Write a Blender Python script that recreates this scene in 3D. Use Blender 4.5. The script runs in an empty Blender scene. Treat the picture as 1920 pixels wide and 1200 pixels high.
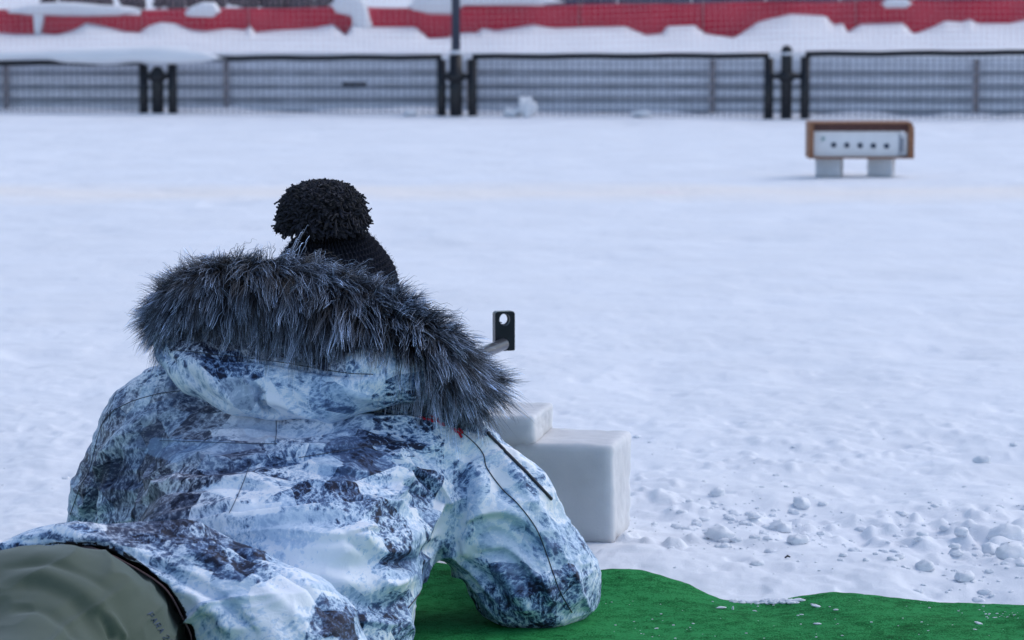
import bpy, bmesh, math, random
import numpy as np
from mathutils import Vector, Matrix
from mathutils.bvhtree import BVHTree
from mathutils.geometry import interpolate_bezier

random.seed(7)
RNG = np.random.default_rng(7)
C = bpy.context.scene.collection
SC = bpy.context.scene

# ------------------------------------------------------------------ camera, light, exposure
F_PX, CAM_H = 5800.0, 0.934
PITCH = math.atan(646 / F_PX)
cam_d = bpy.data.cameras.new('camera')
cam = bpy.data.objects.new('camera', cam_d)
C.objects.link(cam)
cam.location = (0, 0, CAM_H)
cam.rotation_euler = (math.pi / 2 - PITCH, 0, 0)
cam_d.sensor_width = 36
cam_d.lens = 36 * F_PX / 1920
cam_d.clip_start, cam_d.clip_end = 0.1, 500
cam_d.dof.use_dof = True
cam_d.dof.focus_distance = 4.45
cam_d.dof.aperture_fstop = 11
SC.camera = cam

SUN_EL, SUN_AZ = math.radians(50), math.radians(65)        # azimuth from +Y towards +X: ahead and to the right
w = bpy.data.worlds.new('World')
SC.world = w
w.use_nodes = True
nt = w.node_tree
nt.nodes.clear()
wo = nt.nodes.new('ShaderNodeOutputWorld')
bg = nt.nodes.new('ShaderNodeBackground')
sky = nt.nodes.new('ShaderNodeTexSky')
sky.sky_type = 'NISHITA'
sky.sun_disc = False
sky.sun_elevation = SUN_EL
sky.sun_rotation = SUN_AZ
sky.air_density = 1.0
sky.dust_density = 1.5
sky.ozone_density = 1.2
bg.inputs['Strength'].default_value = 0.15
nt.links.new(sky.outputs[0], bg.inputs[0])
nt.links.new(bg.outputs[0], wo.inputs[0])
sl = bpy.data.lights.new('sun', 'SUN')
sl.energy = 0.55
sl.angle = math.radians(70)
sl.color = (1.0, 0.96, 0.93)
sun = bpy.data.objects.new('sun', sl)
C.objects.link(sun)
sdir = Vector((math.sin(SUN_AZ) * math.cos(SUN_EL), math.cos(SUN_AZ) * math.cos(SUN_EL), math.sin(SUN_EL)))
sun.rotation_euler = sdir.to_track_quat('Z', 'Y').to_euler()
SC.view_settings.view_transform = 'Standard'
SC.view_settings.look = 'None'
SC.view_settings.gamma = 1
SC.view_settings.use_curve_mapping = False
SC.view_settings.exposure = 0.46
SC.cycles.max_bounces = 6
SC.cycles.use_denoising = True

# ------------------------------------------------------------------ geometry helpers
def P(px, py, d):
    """world point that lies d metres ahead (world Y) on the line of sight of pixel px, py of the 1920x1200 photo"""
    a, b = (px - 960) / F_PX, (600 - py) / F_PX
    ry = math.cos(PITCH) + b * math.sin(PITCH)
    rz = -math.sin(PITCH) + b * math.cos(PITCH)
    t = d / ry
    return np.array((a * t, d, CAM_H + rz * t))

def proj(v):
    """world points (n,3) -> pixel coordinates (n,2)"""
    y, z = v[:, 1], v[:, 2] - CAM_H
    fw = y * math.cos(PITCH) - z * math.sin(PITCH)
    up = y * math.sin(PITCH) + z * math.cos(PITCH)
    return np.stack((960 + F_PX * v[:, 0] / fw, 600 - F_PX * up / fw), 1)

def tag(o, label=None, cat=None, group=None, kind=None):
    if label: o['label'] = label
    if cat: o['category'] = cat
    if group: o['group'] = group
    if kind: o['kind'] = kind
    return o

def empty(name, loc=(0, 0, 0), rz=0.0):
    o = bpy.data.objects.new(name, None)
    o.location = loc
    o.rotation_euler.z = rz
    o.empty_display_size = 0.05
    C.objects.link(o)
    return o

def link(name, me, mat=None, parent=None, smooth=False):
    o = bpy.data.objects.new(name, me)
    C.objects.link(o)
    if mat is not None and not me.materials: me.materials.append(mat)
    if parent is not None: o.parent = parent
    if smooth: me.polygons.foreach_set('use_smooth', np.ones(len(me.polygons), dtype=bool))
    return o

def mesh_np(name, verts, faces, quads=True):
    """fast mesh from numpy arrays"""
    me = bpy.data.meshes.new(name)
    n = faces.shape[1]
    me.vertices.add(len(verts))
    me.vertices.foreach_set('co', np.asarray(verts, np.float32).ravel())
    me.loops.add(faces.size)
    me.loops.foreach_set('vertex_index', faces.astype(np.int32).ravel())
    me.polygons.add(len(faces))
    me.polygons.foreach_set('loop_start', np.arange(0, faces.size, n, dtype=np.int32))
    me.polygons.foreach_set('loop_total', np.full(len(faces), n, dtype=np.int32))
    me.update(calc_edges=True)
    me.validate()
    return me

def grid_faces(nu, nv, wrap=False):
    i = np.arange(nu if wrap else nu - 1)[:, None]
    j = np.arange(nv - 1)[None, :]
    i2 = (i + 1) % nu
    a = i * nv + j; b = i2 * nv + j
    return np.stack((a, b, b + 1, a + 1), -1).reshape(-1, 4)

class MB:
    """collects simple shapes into one mesh"""
    def __init__(self): self.bm = bmesh.new()
    def box(self, x0, x1, y0, y1, z0, z1, M=None, bev=0.0, seg=2):
        r = bmesh.ops.create_cube(self.bm, size=1)
        vs = r['verts']
        for v in vs:
            v.co = Vector(((x0 + x1) / 2 + v.co.x * (x1 - x0), (y0 + y1) / 2 + v.co.y * (y1 - y0), (z0 + z1) / 2 + v.co.z * (z1 - z0)))
        if bev > 0:
            es = list({e for v in vs for e in v.link_edges})
            r2 = bmesh.ops.bevel(self.bm, geom=es, offset=bev, segments=seg, affect='EDGES', profile=0.6)
            vs = list({v for f in r2['faces'] for v in f.verts} | {v for v in vs if v.is_valid})
        if M is not None:
            bmesh.ops.transform(self.bm, matrix=M, verts=vs)
        return self
    def tube(self, pts, r, n=8, cap=True, flat=1.0, up=(0, 0, 1)):
        pts = [Vector(p) for p in pts]
        rs = r if hasattr(r, '__len__') else [r] * len(pts)
        rings = []
        for k, p in enumerate(pts):
            t = (pts[min(k + 1, len(pts) - 1)] - pts[max(k - 1, 0)]).normalized()
            u = t.cross(Vector(up))
            if u.length < 1e-4: u = t.cross(Vector((1, 0, 0)))
            u.normalize()
            v = u.cross(t)
            rings.append([self.bm.verts.new(p + rs[k] * (math.cos(a) * u + flat * math.sin(a) * v)) for a in [2 * math.pi * q / n for q in range(n)]])
        for a, b in zip(rings, rings[1:]):
            for q in range(n):
                self.bm.faces.new((a[q], a[(q + 1) % n], b[(q + 1) % n], b[q]))
        if cap:
            self.bm.faces.new(rings[0]); self.bm.faces.new(rings[-1])
        return self
    def build(self, name, mat, parent=None, smooth=False):
        bmesh.ops.recalc_face_normals(self.bm, faces=self.bm.faces)
        me = bpy.data.meshes.new(name)
        self.bm.to_mesh(me); self.bm.free()
        return link(name, me, mat, parent, smooth)

# ------------------------------------------------------------------ noise in numpy
def _hash(ix, iy, iz, seed):
    h = (ix.astype(np.int64) * 374761393 + iy.astype(np.int64) * 668265263 + iz.astype(np.int64) * 2147483647 + seed * 1274126177) & 0xffffffff
    h = ((h ^ (h >> 13)) * 1274126177) & 0xffffffff
    h = ((h ^ (h >> 16)) * 2246822519) & 0xffffffff
    return ((h ^ (h >> 15)) & 0xffffff).astype(np.float32) / float(0xffffff)

def vnoise(x, y, z=None, seed=0):
    if z is None: z = np.zeros_like(x)
    ix, iy, iz = np.floor(x), np.floor(y), np.floor(z)
    fx, fy, fz = x - ix, y - iy, z - iz
    fx = fx * fx * fx * (fx * (fx * 6 - 15) + 10); fy = fy * fy * fy * (fy * (fy * 6 - 15) + 10); fz = fz * fz * (3 - 2 * fz)
    two = np.any(fz > 0)
    def plane(k):
        a = _hash(ix, iy, iz + k, seed); b = _hash(ix + 1, iy, iz + k, seed)
        c = _hash(ix, iy + 1, iz + k, seed); d = _hash(ix + 1, iy + 1, iz + k, seed)
        return (a * (1 - fx) + b * fx) * (1 - fy) + (c * (1 - fx) + d * fx) * fy
    r = plane(0)
    if two: r = r * (1 - fz) + plane(1) * fz
    return r * 2 - 1

def fbm(x, y, z=None, octv=4, seed=0, gain=0.5):
    s, a, t = 0, 1.0, 0
    for k in range(octv):
        s = s + a * vnoise(x * 2 ** k + 17.3 * k, y * 2 ** k - 9.1 * k, None if z is None else z * 2 ** k + 5.7 * k, seed + k)
        t += a; a *= gain
    return s / t

def smooth01(x, a, b):
    t = np.clip((x - a) / (b - a), 0, 1)
    return t * t * (3 - 2 * t)

# ------------------------------------------------------------------ signed distance modelling
def s_cone(X, a, b, ra, rb, flat=None):
    a = np.asarray(a, np.float32); b = np.asarray(b, np.float32)
    ba = b - a
    L = float(ba @ ba) + 1e-9
    px, py, pz = X[0] - a[0], X[1] - a[1], X[2] - a[2]
    t = np.clip((px * ba[0] + py * ba[1] + pz * ba[2]) / L, 0, 1)
    d = np.sqrt((px - t * ba[0]) ** 2 + (py - t * ba[1]) ** 2 + (pz - t * ba[2]) ** 2)
    return d - (ra + t * (rb - ra))

def s_ell(X, c, r):
    q = [(X[k] - c[k]) / r[k] for k in range(3)]
    k0 = np.sqrt(q[0] ** 2 + q[1] ** 2 + q[2] ** 2)
    return (k0 - 1) * min(r)

def smin(a, b, k):
    h = np.clip(0.5 + 0.5 * (b - a) / k, 0, 1)
    return b * (1 - h) + a * h - k * h * (1 - h)

def smax(a, b, k): return -smin(-a, -b, k)

def field(lo, hi, h):
    ax = [np.arange(lo[k], hi[k] + h, h, dtype=np.float32) for k in range(3)]
    X = np.meshgrid(*ax, indexing='ij', sparse=True)
    return X, np.array(lo, np.float32)

def surface_nets(vol, lo, h):
    s = vol < 0
    nx, ny, nz = vol.shape
    c = [(i, j, k) for i in (0, 1) for j in (0, 1) for k in (0, 1)]
    sub = lambda A, i, j, k: A[i:nx - 1 + i, j:ny - 1 + j, k:nz - 1 + k]
    cnt = sum(sub(s, *q).astype(np.uint8) for q in c)
    act = (cnt > 0) & (cnt < 8)
    idx = -np.ones(act.shape, np.int64)
    ijk = np.argwhere(act)
    idx[act] = np.arange(len(ijk))
    acc = np.zeros((len(ijk), 3)); n = np.zeros(len(ijk))
    I, J, K = ijk.T
    for a in range(8):
        for b in range(a + 1, 8):
            ca, cb = np.array(c[a]), np.array(c[b])
            if np.abs(ca - cb).sum() != 1: continue
            va = vol[I + ca[0], J + ca[1], K + ca[2]]; vb = vol[I + cb[0], J + cb[1], K + cb[2]]
            m = (va < 0) != (vb < 0)
            t = np.where(m, va / np.where(m, va - vb, 1), 0)
            acc += np.where(m[:, None], ca + t[:, None] * (cb - ca), 0); n += m
    v = lo + (ijk + acc / n[:, None]) * h
    quads = []
    for ax in range(3):
        o = [x for x in range(3) if x != ax]
        sl0 = [slice(1, -1)] * 3; sl1 = [slice(1, -1)] * 3
        sl0[ax] = slice(0, -1); sl1[ax] = slice(1, None)
        A, B = s[tuple(sl0)], s[tuple(sl1)]
        e = np.argwhere(A != B)
        inside = A[tuple(e.T)]
        base = e.copy(); base[:, o[0]] += 1; base[:, o[1]] += 1
        def cell(d0, d1):
            q = base.copy(); q[:, o[0]] -= d0; q[:, o[1]] -= d1
            return idx[q[:, 0], q[:, 1], q[:, 2]]
        q = np.stack((cell(1, 1), cell(0, 1), cell(0, 0), cell(1, 0)), 1)
        flip = inside if ax != 1 else ~inside
        q[~flip] = q[~flip][:, ::-1]
        quads.append(q)
    return v, np.concatenate(quads)

def largest(v, f):
    """keep only the largest connected piece"""
    lab = np.arange(len(v))
    while True:
        m = lab[f].min(1)
        new = lab.copy(); np.minimum.at(new, f.ravel(), np.repeat(m, f.shape[1])); new = new[new]
        if (new == lab).all(): break
        lab = new
    u, c = np.unique(lab, return_counts=True)
    keep = lab == u[c.argmax()]
    idx = np.cumsum(keep) - 1
    return v[keep], idx[f[keep[f[:, 0]]]]

def relax(v, f, it=3, lam=0.5):
    e = np.concatenate([f[:, [k, (k + 1) % f.shape[1]]] for k in range(f.shape[1])])
    for _ in range(it):
        s = np.zeros_like(v); n = np.zeros(len(v))
        for k in range(3):
            s[:, k] = np.bincount(e[:, 0], v[e[:, 1], k], len(v)) + np.bincount(e[:, 1], v[e[:, 0], k], len(v))
        n = np.bincount(e[:, 0], minlength=len(v)) + np.bincount(e[:, 1], minlength=len(v))
        v = v * (1 - lam) + lam * s / n[:, None]
    return v

def subdivide(me, levels=1):
    o = bpy.data.objects.new('tmp', me)
    C.objects.link(o)
    m = o.modifiers.new('s', 'SUBSURF'); m.levels = levels; m.render_levels = levels
    dg = bpy.context.evaluated_depsgraph_get(); dg.update()
    out = bpy.data.meshes.new_from_object(o.evaluated_get(dg))
    bpy.data.objects.remove(o)
    return out

def get_vn(me):
    v = np.empty(len(me.vertices) * 3, np.float32); me.vertices.foreach_get('co', v)
    n = np.empty(len(me.vertices) * 3, np.float32); me.vertex_normals.foreach_get('vector', n)
    return v.reshape(-1, 3).astype(np.float64), n.reshape(-1, 3).astype(np.float64)

def set_v(me, v):
    me.vertices.foreach_set('co', v.astype(np.float32).ravel()); me.update()

def bvh_of(me):
    v, _ = get_vn(me)
    return BVHTree.FromPolygons([Vector(x) for x in v], [tuple(p.vertices) for p in me.polygons])

def cast(bvh, px, py):
    d = Vector(P(px, py, 1.0)) - Vector((0, 0, CAM_H))
    h = bvh.ray_cast(Vector((0, 0, CAM_H)), d.normalized())
    return h[0], h[1]

def poly_samples(pts, n):
    """smooth resampling of a polyline of pixels (Catmull-Rom)"""
    pts = np.array(pts, float)
    q = np.vstack((2 * pts[0] - pts[1], pts, 2 * pts[-1] - pts[-2]))
    out = []
    m = len(pts) - 1
    for u in np.linspace(0, m - 1e-6, n):
        k = int(u); t = u - k
        a, b, c, d = q[k], q[k + 1], q[k + 2], q[k + 3]
        out.append(0.5 * ((2 * b) + (-a + c) * t + (2 * a - 5 * b + 4 * c - d) * t * t + (-a + 3 * b - 3 * c + d) * t ** 3))
    return np.array(out)

def on_surface(bvh, pts, n, lift=0.0):
    out = []
    for x, y in poly_samples(pts, n):
        h, nn = cast(bvh, x, y)
        if h is not None: out.append((np.array(h) + lift * np.array(nn), np.array(nn)))
    return out

def fold(v, nrm, bvh, pts, wdt, amp, kind='ridge', n=40):
    """press a cloth fold that runs along a line on the surface; w, amp in metres"""
    s = on_surface(bvh, pts, n)
    if len(s) < 3: return v
    p = np.array([a for a, _ in s]); pn = np.array([b for _, b in s])
    near = np.all((v > p.min(0) - 5 * wdt) & (v < p.max(0) + 5 * wdt), axis=1)
    ids = np.nonzero(near)[0]
    if not len(ids): return v
    q = v[ids]
    best = np.full(len(ids), 1e9); sd = np.zeros(len(ids)); tt = np.zeros(len(ids))
    for k in range(len(p) - 1):
        if np.linalg.norm(p[k + 1] - p[k]) > 0.08: continue
        ab = p[k + 1] - p[k]
        t = np.clip(((q - p[k]) @ ab) / (ab @ ab + 1e-12), 0, 1)
        r = q - (p[k] + t[:, None] * ab)
        d = np.linalg.norm(r, axis=1)
        side = np.cross(ab, pn[k]); side /= np.linalg.norm(side) + 1e-9
        m = d < best
        best[m] = d[m]; sd[m] = (np.sign(r @ side) * d)[m]; tt[m] = ((k + t) / (len(p) - 1))[m]
    taper = np.clip(np.minimum(tt, 1 - tt) * 5, 0, 1) ** 0.7
    if kind == 'ridge': pr = np.exp(-(sd / wdt) ** 2)
    elif kind == 'step': pr = np.where(sd < 0, np.exp(-(sd / (2.6 * wdt)) ** 2), np.exp(-(sd / (0.30 * wdt)) ** 2)) - 0.5 * np.exp(-((sd - 0.9 * wdt) / (0.7 * wdt)) ** 2)
    elif kind == 'stepr': pr = np.where(sd > 0, np.exp(-(sd / (2.6 * wdt)) ** 2), np.exp(-(sd / (0.30 * wdt)) ** 2)) - 0.5 * np.exp(-((sd + 0.9 * wdt) / (0.7 * wdt)) ** 2)
    face = np.clip(nrm[ids] @ pn.mean(0) * 2 + 0.4, 0, 1)
    v[ids] += nrm[ids] * (amp * pr * taper * face)[:, None]
    return v

def in_poly(q, poly):
    x, y = q[:, 0], q[:, 1]
    ins = np.zeros(len(q), bool)
    n = len(poly)
    for i in range(n):
        x1, y1 = poly[i]; x2, y2 = poly[(i + 1) % n]
        c = ((y1 > y) != (y2 > y)) & (x < (x2 - x1) * (y - y1) / (y2 - y1 + 1e-12) + x1)
        ins ^= c
    return ins

# ------------------------------------------------------------------ materials
def new_mat(name):
    m = bpy.data.materials.new(name)
    m.use_nodes = True
    nt = m.node_tree
    b = nt.nodes['Principled BSDF']
    return m, nt, b

def N(nt, t, **kw):
    n = nt.nodes.new(t)
    for k, v in kw.items():
        if hasattr(n, k): setattr(n, k, v)
        else: n.inputs[k.replace('_', ' ')].default_value = v
    return n

def ramp(nt, stops, inter='LINEAR'):
    r = nt.nodes.new('ShaderNodeValToRGB')
    r.color_ramp.interpolation = inter
    e = r.color_ramp.elements
    while len(e) > 2: e.remove(e[-1])
    e[0].position, e[0].color = stops[0][0], (*stops[0][1], 1)
    e[1].position, e[1].color = stops[-1][0], (*stops[-1][1], 1)
    for p, c in stops[1:-1]:
        x = e.new(p); x.color = (*c, 1)
    return r

def simple(name, col, rough=0.6, metal=0.0, scale=40, var=0.15, bump=0.0, bscale=200, spec=0.5):
    m, nt, b = new_mat(name)
    tc = N(nt, 'ShaderNodeTexCoord')
    no = N(nt, 'ShaderNodeTexNoise', Scale=scale, Detail=5)
    nt.links.new(tc.outputs['Object'], no.inputs['Vector'])
    lo = [c * (1 - var) for c in col]; hi = [min(1, c * (1 + var)) for c in col]
    r = ramp(nt, [(0.3, lo), (0.7, hi)])
    nt.links.new(no.outputs[0], r.inputs[0]); nt.links.new(r.outputs[0], b.inputs['Base Color'])
    b.inputs['Roughness'].default_value = rough
    b.inputs['Metallic'].default_value = metal
    b.inputs['Specular IOR Level'].default_value = spec
    if bump > 0:
        n2 = N(nt, 'ShaderNodeTexNoise', Scale=bscale, Detail=4)
        nt.links.new(tc.outputs['Object'], n2.inputs['Vector'])
        bp = N(nt, 'ShaderNodeBump', Strength=0.6, Distance=bump)
        nt.links.new(n2.outputs[0], bp.inputs['Height']); nt.links.new(bp.outputs[0], b.inputs['Normal'])
    return m

def snow_mat(name, col=(0.80, 0.81, 0.84), strip_spot=False):
    m, nt, b = new_mat(name)
    g = N(nt, 'ShaderNodeNewGeometry')
    n1 = N(nt, 'ShaderNodeTexNoise', Scale=2.2, Detail=6)
    n2 = N(nt, 'ShaderNodeTexNoise', Scale=320, Detail=5, Roughness=0.7)
    nt.links.new(g.outputs['Position'], n1.inputs['Vector']); nt.links.new(g.outputs['Position'], n2.inputs['Vector'])
    r = ramp(nt, [(0.3, [c * 0.95 for c in col]), (0.7, [min(0.9, c * 1.03) for c in col])])
    nt.links.new(n1.outputs[0], r.inputs[0])
    out = r.outputs[0]
    if strip_spot:
        # a faint creamy strip across the range and a small pink wax spot
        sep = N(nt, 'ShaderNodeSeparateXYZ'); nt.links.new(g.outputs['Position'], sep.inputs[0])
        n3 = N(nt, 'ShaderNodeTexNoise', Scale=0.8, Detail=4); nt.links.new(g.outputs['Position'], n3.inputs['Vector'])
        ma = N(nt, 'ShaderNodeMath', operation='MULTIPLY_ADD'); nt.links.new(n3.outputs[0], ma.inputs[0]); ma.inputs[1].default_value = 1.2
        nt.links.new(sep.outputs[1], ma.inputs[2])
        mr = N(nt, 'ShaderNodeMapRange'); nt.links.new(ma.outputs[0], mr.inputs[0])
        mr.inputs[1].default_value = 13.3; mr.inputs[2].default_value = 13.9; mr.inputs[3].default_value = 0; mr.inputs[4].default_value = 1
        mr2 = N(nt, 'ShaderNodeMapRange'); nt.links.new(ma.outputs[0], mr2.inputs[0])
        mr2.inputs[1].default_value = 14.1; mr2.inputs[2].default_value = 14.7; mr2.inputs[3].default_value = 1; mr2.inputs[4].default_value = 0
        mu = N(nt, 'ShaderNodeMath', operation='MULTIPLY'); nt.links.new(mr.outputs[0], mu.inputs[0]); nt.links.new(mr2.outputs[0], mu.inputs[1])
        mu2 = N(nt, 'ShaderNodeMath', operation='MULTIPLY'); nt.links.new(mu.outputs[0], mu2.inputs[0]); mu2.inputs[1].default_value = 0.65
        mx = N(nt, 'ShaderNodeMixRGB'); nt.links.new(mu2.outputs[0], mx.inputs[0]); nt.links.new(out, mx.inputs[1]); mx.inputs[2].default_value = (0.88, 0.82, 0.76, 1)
        sp = P(1245, 358, 13.4)
        vm = N(nt, 'ShaderNodeVectorMath', operation='DISTANCE'); nt.links.new(g.outputs['Position'], vm.inputs[0]); vm.inputs[1].default_value = (sp[0], sp[1], 0)
        mr3 = N(nt, 'ShaderNodeMapRange'); nt.links.new(vm.outputs['Value'], mr3.inputs[0])
        mr3.inputs[1].default_value = 0.02; mr3.inputs[2].default_value = 0.09; mr3.inputs[3].default_value = 0.25; mr3.inputs[4].default_value = 0
        mx2 = N(nt, 'ShaderNodeMixRGB'); nt.links.new(mr3.outputs[0], mx2.inputs[0]); nt.links.new(mx.outputs[0], mx2.inputs[1]); mx2.inputs[2].default_value = (0.8, 0.5, 0.6, 1)
        out = mx2.outputs[0]
    nt.links.new(out, b.inputs['Base Color'])
    b.inputs['Roughness'].default_value = 0.75
    b.inputs['Specular IOR Level'].default_value = 0.25
    bp = N(nt, 'ShaderNodeBump', Strength=0.5, Distance=0.003)
    nt.links.new(n2.outputs[0], bp.inputs['Height']); nt.links.new(bp.outputs[0], b.inputs['Normal'])
    return m

M_SNOW = snow_mat('snow_ground', (0.78, 0.81, 0.86), strip_spot=True)
M_BANK = snow_mat('snow_piled')
M_BLACK = simple('black_painted_steel', (0.005, 0.006, 0.010), 0.45, bump=0.0005, bscale=300)
M_WIRE = simple('galvanised_wire', (0.17, 0.20, 0.27), 0.5, 0.0)
M_CORD = simple('net_cord', (0.60, 0.42, 0.44), 0.8)
M_BOARD = simple('grey_white_board', (0.66, 0.68, 0.73), 0.7, scale=12, var=0.1)
M_GAPSHADE = simple('grey_blue_gap_shade', (0.47, 0.50, 0.56), 0.8, scale=6, var=0.2)  # colour stands in for the shade between the fence boards
M_POSTWOOD = simple('weathered_post', (0.22, 0.19, 0.19), 0.8, scale=30, var=0.3)
M_WOOD = simple('pine_frame', (0.27, 0.12, 0.06), 0.65, scale=60, var=0.25, bump=0.001)
M_WOODD = simple('dark_stained_wood', (0.085, 0.03, 0.026), 0.6, scale=60, var=0.25, bump=0.001)
M_WHITE = simple('white_painted_steel', (0.80, 0.82, 0.85), 0.4, scale=20, var=0.05)
M_HOLE = simple('target_hole_black', (0.03, 0.05, 0.09), 0.7)
M_PRINT = simple('blue_green_print', (0.10, 0.30, 0.30), 0.5)
M_PRINTB = simple('blue_print', (0.03, 0.07, 0.16), 0.5)
M_STONE = simple('dark_stone', (0.045, 0.045, 0.055), 0.85, scale=9, var=0.6, bump=0.01, bscale=40)
M_GUN = simple('blued_gun_metal', (0.02, 0.025, 0.035), 0.28, 0.8)
M_STEEL = simple('bright_barrel_steel', (0.12, 0.13, 0.16), 0.3, 0.8)
M_STOCK = simple('black_polymer_stock', (0.015, 0.015, 0.018), 0.5, bump=0.0004)
M_GLOVE = simple('black_knit_glove', (0.015, 0.015, 0.02), 0.9, bump=0.001)
M_SKIN = simple('skin', (0.48, 0.30, 0.22), 0.5, var=0.06)
M_SEAM = simple('seam_piping', (0.018, 0.022, 0.035), 0.6)
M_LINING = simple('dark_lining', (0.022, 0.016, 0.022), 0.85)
M_RED = simple('red_embroidery', (0.50, 0.01, 0.035), 0.7)
M_BOOT = simple('black_boot', (0.02, 0.02, 0.02), 0.6, bump=0.001)

def banner_mat():
    m, nt, b = new_mat('red_banner_fabric')
    tc = N(nt, 'ShaderNodeTexCoord')
    no = N(nt, 'ShaderNodeTexNoise', Scale=3.0, Detail=4)
    nt.links.new(tc.outputs['Object'], no.inputs['Vector'])
    r = ramp(nt, [(0.3, (0.42, 0.004, 0.028)), (0.7, (0.60, 0.006, 0.036))])
    nt.links.new(no.outputs[0], r.inputs[0]); nt.links.new(r.outputs[0], b.inputs['Base Color'])
    b.inputs['Roughness'].default_value = 0.7
    return m
M_BANNER = banner_mat()

def ice_mat():
    m, nt, b = new_mat('cut_snow_ice')
    g = N(nt, 'ShaderNodeTexCoord')
    n1 = N(nt, 'ShaderNodeTexNoise', Scale=14, Detail=6)
    nt.links.new(g.outputs['Object'], n1.inputs['Vector'])
    sep = N(nt, 'ShaderNodeSeparateXYZ'); nt.links.new(g.outputs['Object'], sep.inputs[0])
    r = ramp(nt, [(0.3, (0.52, 0.53, 0.55)), (0.7, (0.60, 0.61, 0.63))])
    nt.links.new(n1.outputs[0], r.inputs[0])
    # grit drawn up from the ground
    ad = N(nt, 'ShaderNodeMath', operation='MULTIPLY_ADD'); nt.links.new(n1.outputs[0], ad.inputs[0]); ad.inputs[1].default_value = 0.03
    nt.links.new(sep.outputs[2], ad.inputs[2])
    mr = N(nt, 'ShaderNodeMapRange'); nt.links.new(ad.outputs[0], mr.inputs[0])
    mr.inputs[1].default_value = 0.012; mr.inputs[2].default_value = 0.04; mr.inputs[3].default_value = 0.35; mr.inputs[4].default_value = 0
    mx = N(nt, 'ShaderNodeMixRGB'); nt.links.new(mr.outputs[0], mx.inputs[0]); nt.links.new(r.outputs[0], mx.inputs[1]); mx.inputs[2].default_value = (0.42, 0.39, 0.38, 1)
    nt.links.new(mx.outputs[0], b.inputs['Base Color'])
    b.inputs['Roughness'].default_value = 0.9
    b.inputs['Specular IOR Level'].default_value = 0.2
    b.inputs['Subsurface Weight'].default_value = 0.6
    b.inputs['Subsurface Radius'].default_value = (0.8, 0.9, 1.0)
    b.inputs['Subsurface Scale'].default_value = 0.05
    n2 = N(nt, 'ShaderNodeTexNoise', Scale=45, Detail=8, Roughness=0.7)
    nt.links.new(g.outputs['Object'], n2.inputs['Vector'])
    bp = N(nt, 'ShaderNodeBump', Strength=0.6, Distance=0.002)
    nt.links.new(n2.outputs[0], bp.inputs['Height']); nt.links.new(bp.outputs[0], b.inputs['Normal'])
    return m
M_ICE = ice_mat()

def mat_turf():
    m, nt, b = new_mat('green_felt_carpet')
    g = N(nt, 'ShaderNodeNewGeometry')
    n1 = N(nt, 'ShaderNodeTexNoise', Scale=5, Detail=5); n2 = N(nt, 'ShaderNodeTexNoise', Scale=420, Detail=3, Roughness=0.8)
    for n in (n1, n2): nt.links.new(g.outputs['Position'], n.inputs['Vector'])
    ad = N(nt, 'ShaderNodeMath', operation='MULTIPLY_ADD'); nt.links.new(n2.outputs[0], ad.inputs[0]); ad.inputs[1].default_value = 1.5
    mm = N(nt, 'ShaderNodeMath', operation='MULTIPLY'); nt.links.new(n1.outputs[0], mm.inputs[0]); mm.inputs[1].default_value = 0.4
    n3 = N(nt, 'ShaderNodeTexNoise', Scale=45, Detail=5, Roughness=0.7); nt.links.new(g.outputs['Position'], n3.inputs['Vector'])
    m3 = N(nt, 'ShaderNodeMath', operation='MULTIPLY_ADD'); nt.links.new(n3.outputs[0], m3.inputs[0]); m3.inputs[1].default_value = 0.8; m3.inputs[2].default_value = -0.4
    m4 = N(nt, 'ShaderNodeMath', operation='ADD'); nt.links.new(m3.outputs[0], m4.inputs[0]); nt.links.new(mm.outputs[0], m4.inputs[1])
    nt.links.new(m4.outputs[0], ad.inputs[2])
    r = ramp(nt, [(0.6, (0.001, 0.042, 0.011)), (0.90, (0.004, 0.13, 0.026)), (1.3, (0.03, 0.27, 0.08))])
    nt.links.new(ad.outputs[0], r.inputs[0]); nt.links.new(r.outputs[0], b.inputs['Base Color'])
    b.inputs['Roughness'].default_value = 0.95
    b.inputs['Specular IOR Level'].default_value = 0.1
    bp = N(nt, 'ShaderNodeBump', Strength=0.8, Distance=0.002)
    nt.links.new(n2.outputs[0], bp.inputs['Height']); nt.links.new(bp.outputs[0], b.inputs['Normal'])
    return m
M_TURF = mat_turf()

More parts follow.
